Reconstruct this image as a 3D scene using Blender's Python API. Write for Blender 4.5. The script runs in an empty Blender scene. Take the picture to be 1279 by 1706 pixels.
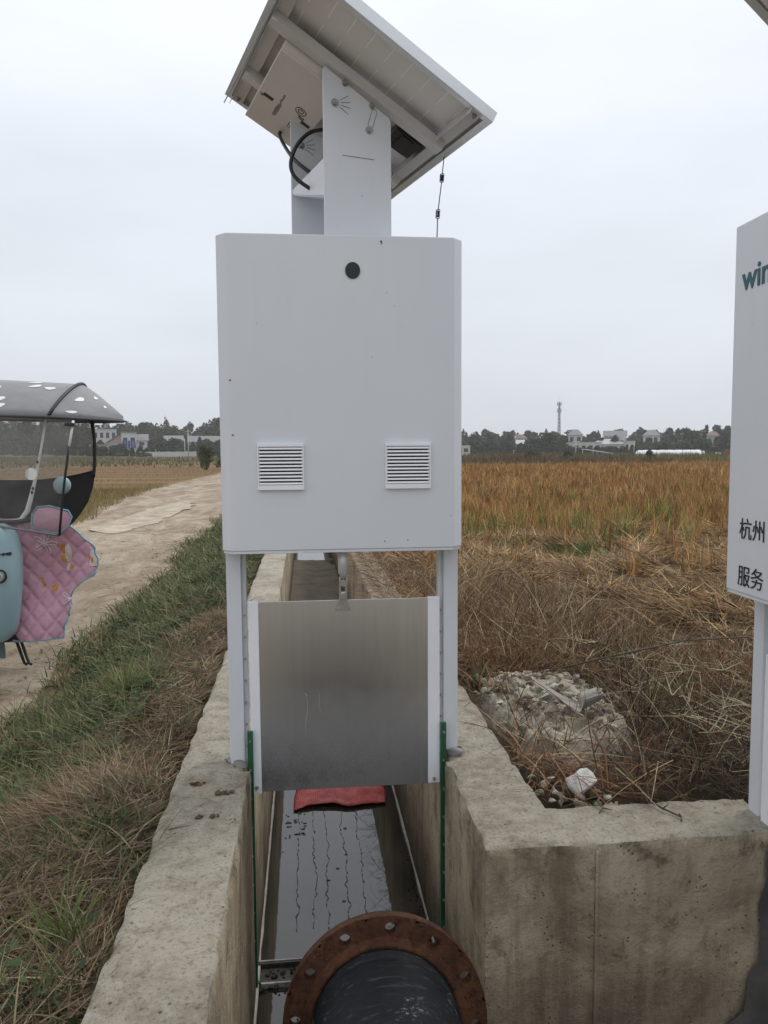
import bpy, bmesh, math, random
import numpy as np
from mathutils import Vector, Matrix

sc = bpy.context.scene
R = math.radians
rnd = random.Random(7)
rng = np.random.default_rng(11)
COL = sc.collection

# ------------------------------------------------------------------ camera
def make_camera():
    yaw, pit, roll = R(5.9), R(-4.6), R(0.4)
    fw = Vector((math.sin(yaw) * math.cos(pit), math.cos(yaw) * math.cos(pit), math.sin(pit)))
    rt0 = Vector((math.cos(yaw), -math.sin(yaw), 0)); up0 = rt0.cross(fw)
    rt = rt0 * math.cos(roll) - up0 * math.sin(roll)
    up = up0 * math.cos(roll) + rt0 * math.sin(roll)
    cd = bpy.data.cameras.new('camera'); co = bpy.data.objects.new('camera', cd); COL.objects.link(co)
    cd.sensor_fit = 'HORIZONTAL'; cd.sensor_width = 36.0; cd.lens = 36.0 * 1280 / 1279
    cd.clip_start = 0.05; cd.clip_end = 5000
    m = Matrix((rt, up, -fw)).transposed().to_4x4(); m.translation = (0, 0, 1.05)
    co.matrix_world = m
    sc.camera = co
make_camera()

# ------------------------------------------------------------------ world, sun, exposure
SUN_EL, SUN_AZ = R(52), R(62)
def make_world():
    w = bpy.data.worlds.new('World'); sc.world = w; w.use_nodes = True
    nt = w.node_tree; nt.nodes.clear()
    N = nt.nodes.new; L = nt.links.new
    out = N('ShaderNodeOutputWorld'); bg = N('ShaderNodeBackground'); L(bg.outputs[0], out.inputs[0])
    bg.inputs[1].default_value = 0.1
    sky = N('ShaderNodeTexSky'); sky.sky_type = 'NISHITA'; sky.sun_disc = False
    sky.sun_elevation = SUN_EL; sky.sun_rotation = SUN_AZ
    sky.dust_density = 4.0; sky.air_density = 1.2; sky.ozone_density = 1.0
    hs = N('ShaderNodeHueSaturation'); hs.inputs['Saturation'].default_value = 0.25; hs.inputs['Value'].default_value = 0.9
    L(sky.outputs[0], hs.inputs['Color'])
    tc = N('ShaderNodeTexCoord'); sep = N('ShaderNodeSeparateXYZ'); L(tc.outputs['Generated'], sep.inputs[0])
    rp = N('ShaderNodeValToRGB'); L(sep.outputs['Z'], rp.inputs[0])
    e = rp.color_ramp.elements
    e[0].position = 0.0; e[0].color = (.64, .675, .73, 1)
    e[1].position = 1.0; e[1].color = (1, 1, 1, 1)
    for p, c in ((.12, (.68, .72, .785)), (.3, (.755, .80, .88)), (.48, (.87, .92, 1.01)), (.7, (.97, 1.0, 1.05))):
        k = e.new(p); k.color = (*c, 1)
    mul = N('ShaderNodeVectorMath'); mul.operation = 'SCALE'; L(rp.outputs[0], mul.inputs[0]); mul.inputs['Scale'].default_value = 9.7
    # cloud deck: broad soft mottling
    mp = N('ShaderNodeMapping'); mp.inputs['Scale'].default_value = (1.2, 1.2, 4.0); L(tc.outputs['Generated'], mp.inputs[0])
    nz = N('ShaderNodeTexNoise'); nz.inputs['Scale'].default_value = 1.6; nz.inputs['Detail'].default_value = 4; nz.inputs['Roughness'].default_value = .5
    L(mp.outputs[0], nz.inputs['Vector'])
    mr = N('ShaderNodeMapRange'); L(nz.outputs[0], mr.inputs[0]); mr.inputs[1].default_value = .3; mr.inputs[2].default_value = .7
    mr.inputs[3].default_value = .93; mr.inputs[4].default_value = 1.07
    mul2 = N('ShaderNodeVectorMath'); mul2.operation = 'SCALE'; L(mul.outputs[0], mul2.inputs[0]); L(mr.outputs[0], mul2.inputs['Scale'])
    mx = N('ShaderNodeMixRGB'); mx.inputs[0].default_value = .9; L(hs.outputs[0], mx.inputs[1]); L(mul2.outputs[0], mx.inputs[2])
    L(mx.outputs[0], bg.inputs[0])
make_world()

def make_sun():
    l = bpy.data.lights.new('sun', 'SUN'); l.energy = 1.2; l.angle = R(14); l.color = (1, .965, .91)
    o = bpy.data.objects.new('sun', l); COL.objects.link(o)
    d = Vector((math.sin(SUN_AZ) * math.cos(SUN_EL), math.cos(SUN_AZ) * math.cos(SUN_EL), math.sin(SUN_EL)))
    o.rotation_euler = d.to_track_quat('Z', 'Y').to_euler(); o.location = (0, 0, 30)
make_sun()
sc.view_settings.view_transform = 'Standard'; sc.view_settings.look = 'None'
sc.view_settings.exposure = 0.25; sc.view_settings.gamma = 1.0; sc.view_settings.use_curve_mapping = False
sc.cycles.max_bounces = 8; sc.cycles.transparent_max_bounces = 12; sc.cycles.volume_bounces = 1

# ------------------------------------------------------------------ material helpers
class NT:
    def __init__(s, name):
        s.m = bpy.data.materials.new(name); s.m.use_nodes = True
        s.t = s.m.node_tree; s.b = s.t.nodes['Principled BSDF']; s.out = s.t.nodes['Material Output']
        s.tc = None
    def n(s, ty, **kw):
        o = s.t.nodes.new(ty)
        for k, v in kw.items(): setattr(o, k, v)
        return o
    def l(s, a, b): s.t.links.new(a, b)
    def coord(s, scale=(1, 1, 1), rot=(0, 0, 0), kind='Object'):
        if s.tc is None: s.tc = s.n('ShaderNodeTexCoord')
        mp = s.n('ShaderNodeMapping'); s.l(s.tc.outputs[kind], mp.inputs[0])
        mp.inputs['Scale'].default_value = scale; mp.inputs['Rotation'].default_value = rot
        return mp.outputs[0]
    def noise(s, sc_, det=5, ro=.55, vec=None, dist=0.0):
        o = s.n('ShaderNodeTexNoise'); o.inputs['Scale'].default_value = sc_; o.inputs['Detail'].default_value = det
        o.inputs['Roughness'].default_value = ro; o.inputs['Distortion'].default_value = dist
        s.l(vec if vec is not None else s.coord(), o.inputs['Vector'])
        return o.outputs[0]
    def rng(s, v, a, b, c=0.0, d=1.0):
        o = s.n('ShaderNodeMapRange'); s.l(v, o.inputs[0])
        for i, x in enumerate((a, b, c, d)): o.inputs[i + 1].default_value = x
        return o.outputs[0]
    def mix(s, f, a, b, mode='MIX'):
        o = s.n('ShaderNodeMixRGB', blend_type=mode)
        for i, x in enumerate((f, a, b)):
            if isinstance(x, (int, float)): o.inputs[i].default_value = x
            elif isinstance(x, tuple): o.inputs[i].default_value = (*x, 1)
            else: s.l(x, o.inputs[i])
        return o.outputs[0]
    def math(s, op, a, b=0.0):
        o = s.n('ShaderNodeMath', operation=op)
        for i, x in enumerate((a, b)):
            if isinstance(x, (int, float)): o.inputs[i].default_value = x
            else: s.l(x, o.inputs[i])
        return o.outputs[0]
    def bump(s, h, st=.3, di=.01):
        o = s.n('ShaderNodeBump'); o.inputs['Strength'].default_value = st; o.inputs['Distance'].default_value = di
        s.l(h, o.inputs['Height']); s.l(o.outputs[0], s.b.inputs['Normal'])
    def set(s, col=None, rough=None, metal=None, spec=None):
        for k, x in (('Base Color', col), ('Roughness', rough), ('Metallic', metal), ('Specular IOR Level', spec)):
            if x is None: continue
            if isinstance(x, tuple): s.b.inputs[k].default_value = (*x, 1)
            elif isinstance(x, (int, float)): s.b.inputs[k].default_value = x
            else: s.l(x, s.b.inputs[k])
        return s.m

def simple(name, col, rough=.6, metal=0.0, var=.12, scale=6.0, bump=0.0):
    k = NT(name)
    f = k.noise(scale, 6, .6)
    c = k.mix(k.rng(f, .3, .7), tuple(x * (1 - var) for x in col), tuple(min(1, x * (1 + var)) for x in col))
    r = k.rng(f, .3, .7, max(0, rough - .08), min(1, rough + .08))
    if bump: k.bump(k.noise(scale * 6, 4), bump, .004)
    return k.set(c, r, metal)

M = {}
def white_paint():
    k = NT('white painted steel')
    f = k.noise(2.2, 5, .6); g = k.noise(9, 4, .6, k.coord((3, 3, .25)))
    c = k.mix(k.rng(f, .3, .75), (.63, .655, .69), (.67, .695, .725))
    c = k.mix(k.math('MULTIPLY', k.rng(g, .56, .8), .10), c, (.47, .46, .43))
    sp = k.noise(46, 2, .5)
    c = k.mix(k.rng(sp, .76, .79, 0, .5), c, (.3, .28, .25))
    k.bump(k.noise(260, 2), .04, .001)
    return k.set(c, k.rng(f, .3, .7, .34, .5), 0.0, .4)
M['white'] = white_paint()
def grey_alu():
    k = NT('anodised aluminium')
    f = k.noise(60, 4, .6, k.coord((1, 1, .05)))
    c = k.mix(f, (.62, .64, .66), (.74, .755, .77))
    return k.set(c, k.rng(f, .3, .7, .32, .46), .55)
M['alu'] = grey_alu()
M['strip'] = simple('white guide strip', (.82, .83, .86), .4, 0, .04, 5)
M['steel'] = simple('zinc bolt steel', (.42, .41, .39), .35, .9, .2, 40)
M['black'] = simple('black rubber', (.012, .012, .013), .5, 0, .2, 20)
M['green'] = simple('green sealing strip', (.012, .085, .04), .45, 0, .25, 12)
M['ink'] = simple('dark print ink', (.03, .028, .027), .6)
M['engrave'] = simple('engraved groove', (.13, .135, .14), .6)
M['teal_ink'] = simple('teal lettering', (.008, .10, .115), .5)
M['black_ink'] = simple('black lettering', (.012, .012, .014), .5)
M['rail'] = simple('painted rail', (.56, .55, .54), .5, 0, .06, 8)
M['beige_box'] = simple('beige enclosure', (.63, .585, .55), .55, 0, .05, 5)

def backsheet():
    k = NT('panel backsheet')
    f = k.noise(4, 4)
    c = k.mix(f, (.68, .675, .665), (.74, .735, .725))
    sp = k.n('ShaderNodeSeparateXYZ'); k.l(k.coord(), sp.inputs[0])
    fx = k.math('FRACT', k.math('MULTIPLY', k.math('ADD', sp.outputs['X'], 10.3), 1 / .0665))
    fy = k.math('FRACT', k.math('MULTIPLY', k.math('ADD', sp.outputs['Y'], 10.0), 1 / .16))
    line = k.math('MULTIPLY', k.math('LESS_THAN', fx, .045), k.math('LESS_THAN', fy, .72))   # bright tabs between the cells
    c = k.mix(line, c, (.95, .95, .94))
    return k.set(c, .55)
M['backsheet'] = backsheet()
def cells():
    k = NT('solar cells')
    b = k.n('ShaderNodeTexBrick'); b.offset = 0; b.inputs['Scale'].default_value = 1
    b.inputs['Color1'].default_value = (.008, .01, .025, 1); b.inputs['Color2'].default_value = (.01, .012, .03, 1); b.inputs['Mortar'].default_value = (.4, .4, .42, 1)
    b.inputs['Brick Width'].default_value = .11; b.inputs['Row Height'].default_value = .11; b.inputs['Mortar Size'].default_value = .002
    k.l(k.coord(), b.inputs['Vector'])
    return k.set(b.outputs[0], .12, 0, .6)
M['cells'] = cells()

def leaf_steel():
    # brushed stainless plate: fine vertical grain, mud film and splashes on its lower part
    k = NT('brushed stainless sheet')
    g = k.noise(70, 3, .6, k.coord((1, 1, .02)))
    c = k.mix(g, (.52, .52, .515), (.62, .62, .615))
    zz = k.n('ShaderNodeSeparateXYZ'); k.l(k.coord(), zz.inputs[0]); z = zz.outputs['Z']; x = zz.outputs['X']
    big = k.noise(5, 6, .7, dist=.6)
    edge = k.math('ADD', z, k.math('MULTIPLY', big, -.22))
    film = k.rng(edge, .16, -.20)                      # mud-film below
    sp = k.rng(k.noise(130, 4, .8), .46, .66)
    mud = k.mix(sp, (.05, .044, .046), (.15, .14, .135))
    mfac = k.math('MULTIPLY', film, .86)
    c = k.mix(mfac, c, mud)
    # pale dried scale near the bottom edge, more on the right
    st = k.noise(26, 5, .75, k.coord((1, 1, .35)))
    xl = k.rng(x, -.25, .28, 0, .085)
    lime = k.rng(k.math('ADD', k.math('ADD', z, k.math('MULTIPLY', st, -.16)), k.math('MULTIPLY', xl, -1.0)), -.155, -.185)
    c = k.mix(k.math('MULTIPLY', lime, .5), c, (.26, .255, .25))
    smear = k.rng(k.noise(9, 4, .6, k.coord((2.2, 1, .25))), .6, .78, 0, .3)
    c = k.mix(smear, c, (.36, .35, .34))
    met = k.math('SUBTRACT', .95, k.math('MULTIPLY', mfac, .8))
    k.bump(k.noise(300, 2, .5, k.coord((1, 1, .02))), .05, .0006)
    ro = k.math('ADD', .30, k.math('MULTIPLY', mfac, .35))
    k.b.inputs['Anisotropic'].default_value = .5
    return k.set(c, ro, met)
M['leaf'] = leaf_steel()

def concrete_top():
    k = NT('weathered concrete top')
    a = k.noise(3.2, 8, .65, dist=.4); b = k.noise(17, 7, .7, dist=.3); d = k.noise(95, 5, .7); e = k.noise(380, 3, .6)
    c = k.mix(k.rng(a, .36, .64), (.34, .295, .225), (.51, .465, .375))
    c = k.mix(k.rng(b, .47, .66, 0, .75), c, (.56, .525, .45))
    c = k.mix(k.rng(b, .45, .32, 0, .75), c, (.19, .16, .115))
    c = k.mix(k.rng(d, .54, .66, 0, .7), c, (.15, .13, .10))
    c = k.mix(k.rng(d, .42, .30, 0, .7), c, (.56, .54, .49))
    vo = k.n('ShaderNodeTexVoronoi'); vo.inputs['Scale'].default_value = 46; k.l(k.coord((1, 1, 1)), vo.inputs['Vector'])
    pit = k.math('MULTIPLY', k.rng(vo.outputs['Distance'], .22, .10), k.rng(k.noise(8, 3), .5, .62))
    c = k.mix(k.math('MULTIPLY', pit, .8), c, (.10, .085, .065))
    c = k.mix(k.rng(e, .6, .72, 0, .35), c, (.13, .115, .095))
    moss = k.noise(2.1, 6, .7)
    c = k.mix(k.rng(moss, .54, .68, 0, .5), c, (.15, .145, .095))
    h = k.math('SUBTRACT', k.math('ADD', k.math('ADD', k.math('MULTIPLY', b, .8), d), k.math('MULTIPLY', e, .5)), pit)
    k.bump(h, .9, .012)
    return k.set(c, .92, 0, .25)
M['ctop'] = concrete_top()
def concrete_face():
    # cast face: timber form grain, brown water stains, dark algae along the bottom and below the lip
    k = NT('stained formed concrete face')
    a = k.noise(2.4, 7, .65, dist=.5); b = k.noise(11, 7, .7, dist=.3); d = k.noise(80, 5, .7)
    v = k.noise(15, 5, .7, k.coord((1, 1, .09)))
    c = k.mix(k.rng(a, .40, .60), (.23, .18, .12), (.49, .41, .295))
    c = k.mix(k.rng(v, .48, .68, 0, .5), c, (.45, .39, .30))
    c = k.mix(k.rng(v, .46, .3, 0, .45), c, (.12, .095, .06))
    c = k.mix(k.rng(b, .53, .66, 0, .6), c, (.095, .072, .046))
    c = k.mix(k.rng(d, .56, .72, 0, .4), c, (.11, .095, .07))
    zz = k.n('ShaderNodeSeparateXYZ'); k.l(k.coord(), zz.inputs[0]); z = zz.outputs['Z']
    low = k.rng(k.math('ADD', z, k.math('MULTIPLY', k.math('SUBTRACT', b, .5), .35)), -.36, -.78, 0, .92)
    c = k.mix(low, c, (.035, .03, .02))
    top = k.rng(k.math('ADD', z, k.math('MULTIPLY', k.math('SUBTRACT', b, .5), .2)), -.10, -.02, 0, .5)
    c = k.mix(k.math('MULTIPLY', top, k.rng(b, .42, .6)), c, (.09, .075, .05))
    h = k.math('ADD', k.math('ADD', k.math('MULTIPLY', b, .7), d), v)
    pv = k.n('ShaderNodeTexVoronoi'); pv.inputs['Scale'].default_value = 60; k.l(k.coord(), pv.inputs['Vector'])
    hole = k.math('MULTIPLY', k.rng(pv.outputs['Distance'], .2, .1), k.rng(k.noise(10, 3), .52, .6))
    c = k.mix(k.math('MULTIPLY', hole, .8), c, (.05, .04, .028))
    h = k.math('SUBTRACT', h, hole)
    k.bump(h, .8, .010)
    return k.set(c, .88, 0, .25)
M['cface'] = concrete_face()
M['mortar'] = simple('grey cement mortar', (.22, .21, .20), .9, 0, .35, 14, .6)
M['wetmortar'] = simple('dark damp mortar', (.07, .065, .06), .8, 0, .4, 9, .6)
M['highlight'] = simple('pale waterline deposit', (.30, .28, .25), .8, 0, .3, 20, .4)

def vcol(name, rough=.8, nsc=30, amp=.35, trans=0.0, bump=0.0, bsc=60, spec=.2):
    k = NT(name)
    at = k.n('ShaderNodeAttribute'); at.attribute_name = 'Col'
    f = k.noise(nsc, 6, .65)
    c = k.mix(1.0, at.outputs['Color'], k.mix(k.rng(f, .3, .7), (1 - amp,) * 3, (1 + amp,) * 3), 'MULTIPLY')
    k.set(c, rough, 0, spec)
    if bump: k.bump(k.noise(bsc, 8, .7), bump, .03)
    if trans:
        tr = k.n('ShaderNodeBsdfTranslucent'); k.l(c, tr.inputs[0])
        mx = k.n('ShaderNodeMixShader'); mx.inputs[0].default_value = trans
        k.l(k.b.outputs[0], mx.inputs[1]); k.l(tr.outputs[0], mx.inputs[2]); k.l(mx.outputs[0], k.out.inputs[0])
    return k.m
M['ground'] = vcol('bare soil and field', .95, 9, .35, 0, .8, 22, .1)
M['blade'] = vcol('grass blades', .65, 3, .12, .22, 0, 0, .25)
M['straw'] = vcol('dry straw', .7, 3, .12, .12, 0, 0, .25)
M['foliage'] = vcol('tree leaves', .7, .6, .2, .15, 0, 0, .2)
M['stone'] = vcol('broken rubble', .92, 40, .3, 0, .7, 90, .2)
M['bark'] = simple('bark', (.075, .058, .042), .9, 0, .3, 8, .5)

def road_mat():
    k = NT('dusty dirt road')
    a = k.noise(.9, 10, .7, k.coord((1.6, .55, 1)), dist=.8); b = k.noise(4, 9, .75, dist=.5); d = k.noise(30, 7, .8); e = k.noise(160, 4, .7)
    c = k.mix(k.rng(a, .40, .60), (.265, .212, .155), (.455, .39, .305))
    c = k.mix(k.rng(b, .5, .66, 0, .8), c, (.22, .165, .11))
    c = k.mix(k.rng(b, .42, .28, 0, .5), c, (.54, .46, .36))
    c = k.mix(k.rng(d, .54, .66, 0, .7), c, (.17, .125, .08))
    c = k.mix(k.rng(e, .58, .72, 0, .5), c, (.2, .155, .105))
    h = k.math('ADD', k.math('MULTIPLY', b, 1.2), k.math('ADD', d, k.math('MULTIPLY', e, .4)))
    k.bump(h, .7, .03)
    return k.set(c, .95, 0, .15)
M['road'] = road_mat()
M['slab'] = simple('old concrete slab', (.37, .315, .24), .92, 0, .42, 3.5, .6)
def mud_mat():
    k = NT('wet channel mud')
    a = k.noise(4, 7, .7); b = k.noise(40, 6, .7)
    c = k.mix(k.rng(a, .35, .65), (.065, .05, .032), (.15, .12, .08))
    c = k.mix(k.rng(b, .55, .7, 0, .6), c, (.03, .024, .016))
    k.bump(b, .6, .02)
    return k.set(c, .75)
M['mud'] = mud_mat()
def water_mat():
    k = NT('still dark water')
    a = k.noise(3, 4, .6); b = k.noise(22, 3, .6)
    c = k.mix(k.rng(a, .4, .7), (.016, .015, .011), (.034, .031, .023))
    k.bump(k.math('ADD', a, k.math('MULTIPLY', b, .1)), .045, .012)
    k.b.inputs['IOR'].default_value = 1.48
    return k.set(c, .03, 0, .85)
M['water'] = water_mat()
def rust_mat():
    k = NT('rusty cast flange')
    a = k.noise(9, 7, .7, dist=.4); b = k.noise(60, 6, .75); d = k.noise(190, 4, .7)
    c = k.mix(k.rng(a, .35, .65), (.045, .02, .012), (.105, .045, .023))
    c = k.mix(k.rng(b, .50, .62, 0, .85), c, (.028, .014, .009))
    c = k.mix(k.rng(b, .42, .28, 0, .6), c, (.16, .08, .042))
    c = k.mix(k.rng(d, .66, .78, 0, .6), c, (.30, .22, .15))
    k.bump(k.math('ADD', b, d), .7, .004)
    return k.set(c, .9, 0, .2)
M['rust'] = rust_mat()
def hdpe():
    k = NT('scuffed black polyethylene')
    a = k.noise(7, 6, .7); s = k.noise(28, 6, .75, k.coord((.25, 2.2, 2.2))); d = k.noise(120, 5, .7)
    c = k.mix(k.rng(a, .35, .7), (.007, .008, .009), (.016, .019, .022))
    c = k.mix(k.rng(s, .54, .74, 0, .5), c, (.085, .10, .11))
    c = k.mix(k.math('MULTIPLY', k.rng(a, .58, .66), k.rng(d, .53, .6, 0, .8)), c, (.34, .34, .33))
    k.bump(s, .12, .002)
    return k.set(c, k.rng(s, .3, .7, .5, .66), 0, .09)
M['hdpe'] = hdpe()
def net_mat():
    k = NT('red woven net')
    w = k.n('ShaderNodeTexChecker'); w.inputs['Scale'].default_value = 150; k.l(k.coord((1, 1, 1), (0, 0, R(45))), w.inputs['Vector'])
    f = k.noise(14, 5, .7)
    c = k.mix(w.outputs['Fac'], (.66, .085, .085), (.22, .02, .02))
    c = k.mix(k.rng(f, .48, .7, 0, .7), c, (.55, .22, .19)); c = k.mix(k.rng(f, .46, .34, 0, .7), c, (.22, .02, .02))
    k.bump(w.outputs['Fac'], .6, .004)
    return k.set(c, .55)
M['net'] = net_mat()

# ------------------------------------------------------------------ object helpers
def link(name, me, mats, parent=None):
    o = bpy.data.objects.new(name, me); COL.objects.link(o)
    for m in (mats if isinstance(mats, (list, tuple)) else [mats]):
        if m is not None: me.materials.append(m)
    if parent is not None: o.parent = parent
    return o
def tag(o, label=None, cat=None, group=None, kind=None):
    for k, v in (('label', label), ('category', cat), ('group', group), ('kind', kind)):
        if v: o[k] = v
    return o
def empty(name, loc=(0, 0, 0), rz=0.0, label=None, cat=None, group=None):
    o = bpy.data.objects.new(name, None); COL.objects.link(o); o.empty_display_size = .1
    o.location = loc; o.rotation_euler = (0, 0, rz)
    return tag(o, label, cat, group)

class B:
    """collects shapes into one mesh"""
    def __init__(s): s.bm = bmesh.new(); s.mi = 0
    def _fin(s, geom_faces, smooth=False):
        for f in geom_faces: f.material_index = s.mi; f.smooth = smooth
    def poly(s, pts, smooth=False):
        f = s.bm.faces.new([s.bm.verts.new(p) for p in pts]); s._fin([f], smooth); return f
    def box(s, x0, x1, y0, y1, z0, z1, mat=None):
        vs = [Vector((x, y, z)) for z in (z0, z1) for y in (y0, y1) for x in (x0, x1)]
        if mat is not None: vs = [mat @ v for v in vs]
        v = [s.bm.verts.new(p) for p in vs]
        fs = [s.bm.faces.new([v[i] for i in q]) for q in ((0, 2, 3, 1), (4, 5, 7, 6), (0, 1, 5, 4), (2, 6, 7, 3), (0, 4, 6, 2), (1, 3, 7, 5))]
        s._fin(fs)
    def prism(s, pts, d, smooth=False):
        """pts: planar polygon, extruded by vector d"""
        d = Vector(d); n = len(pts)
        a = [s.bm.verts.new(p) for p in pts]; b = [s.bm.verts.new(Vector(p) + d) for p in pts]
        fs = [s.bm.faces.new(list(reversed(a))), s.bm.faces.new(b)]
        s._fin(fs)
        fs = [s.bm.faces.new((a[i], a[(i + 1) % n], b[(i + 1) % n], b[i])) for i in range(n)]
        s._fin(fs, smooth)
    def tube(s, pts, r, seg=8, cap=True):
        pts = [Vector(p) for p in pts]; n = len(pts)
        rs = r if isinstance(r, (list, tuple)) else [r] * n
        rings = []; ref = None
        for i, p in enumerate(pts):
            d = (pts[min(i + 1, n - 1)] - pts[max(i - 1, 0)]).normalized()
            if ref is None:
                ref = d.orthogonal().normalized()
            ref = (ref - d * ref.dot(d))
            ref = ref.normalized() if ref.length > 1e-6 else d.orthogonal().normalized()
            q = d.cross(ref)
            rings.append([s.bm.verts.new(p + (ref * math.cos(2 * math.pi * k / seg) + q * math.sin(2 * math.pi * k / seg)) * rs[i]) for k in range(seg)])
        fs = []
        for i in range(n - 1):
            for k in range(seg):
                fs.append(s.bm.faces.new((rings[i][k], rings[i][(k + 1) % seg], rings[i + 1][(k + 1) % seg], rings[i + 1][k])))
        s._fin(fs, True)
        if cap: s._fin([s.bm.faces.new(list(reversed(rings[0]))), s.bm.faces.new(rings[-1])])
    def grid(s, P, smooth=True, closed=False):
        """P[i][j] points"""
        V = [[s.bm.verts.new(p) for p in row] for row in P]
        fs = []
        for i in range(len(V) - 1):
            m = len(V[i])
            for j in range(m if closed else m - 1):
                fs.append(s.bm.faces.new((V[i][j], V[i][(j + 1) % m], V[i + 1][(j + 1) % m], V[i + 1][j])))
        s._fin(fs, smooth); return V
    def ball(s, c, rx, ry, rz, u=12, v=8):
        P = []
        for i in range(v + 1):
            t = math.pi * (i + .001) / (v + .002)
            P.append([Vector((c[0] + rx * math.sin(t) * math.cos(2 * math.pi * j / u), c[1] + ry * math.sin(t) * math.sin(2 * math.pi * j / u), c[2] + rz * math.cos(t))) for j in range(u)])
        s.grid(P, True, True)
    def build(s, name, mats, parent=None, bevel=0.0, seg=2):
        bmesh.ops.recalc_face_normals(s.bm, faces=s.bm.faces)
        me = bpy.data.meshes.new(name); s.bm.to_mesh(me); s.bm.free()
        o = link(name, me, mats, parent)
        if bevel:
            b = o.modifiers.new('bevel', 'BEVEL'); b.width = bevel; b.segments = seg; b.limit_method = 'ANGLE'; b.angle_limit = R(35)
        return o

def np_mesh(name, V, F4, mats, col=None, parent=None, smooth=False):
    me = bpy.data.meshes.new(name)
    V = np.asarray(V, np.float32); F4 = np.asarray(F4, np.int32)
    k = F4.shape[1]
    me.vertices.add(len(V)); me.vertices.foreach_set('co', V.ravel())
    me.loops.add(F4.size); me.loops.foreach_set('vertex_index', F4.ravel())
    me.polygons.add(len(F4)); me.polygons.foreach_set('loop_start', np.arange(0, F4.size, k, dtype=np.int32))
    if smooth: me.polygons.foreach_set('use_smooth', np.ones(len(F4), bool))
    me.update(calc_edges=True)
    if col is not None:
        a = me.color_attributes.new('Col', 'FLOAT_COLOR', 'POINT')
        c = np.ones((len(V), 4), np.float32); c[:, :3] = col
        a.data.foreach_set('color', c.ravel())
    return link(name, me, mats, parent)

def text_mesh(body, size, bold=0.0, extrude=.0006):
    c = bpy.data.curves.new('lettering', 'FONT'); c.body = body; c.size = size; c.offset = bold; c.extrude = extrude
    c.align_x = 'LEFT'
    o = bpy.data.objects.new('lettering', c); COL.objects.link(o)
    bpy.context.view_layer.update()
    me = bpy.data.meshes.new_from_object(o.evaluated_get(bpy.context.evaluated_depsgraph_get()))
    bpy.data.objects.remove(o); me.materials.clear()
    return me

# ------------------------------------------------------------------ value noise for shapes
def vn(x, y, s, seed=0):
    x = np.asarray(x, float) / s; y = np.asarray(y, float) / s
    xi = np.floor(x); yi = np.floor(y); fx = x - xi; fy = y - yi
    fx = fx * fx * (3 - 2 * fx); fy = fy * fy * (3 - 2 * fy)
    def h(a, b):
        v = np.sin(a * 127.1 + b * 311.7 + seed * 74.7) * 43758.5453
        return v - np.floor(v)
    return (h(xi, yi) * (1 - fx) + h(xi + 1, yi) * fx) * (1 - fy) + (h(xi, yi + 1) * (1 - fx) + h(xi + 1, yi + 1) * fx) * fy
def fbm(x, y, s, seed=0, o=4):
    t = 0; a = .5; n = 0
    for i in range(o):
        t = t + a * vn(x, y, s / 2 ** i, seed + i * 3.1); n += a; a *= .55
    return t / n
def sst(a, b, x):
    t = np.clip((x - a) / (b - a), 0, 1); return t * t * (3 - 2 * t)

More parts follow.
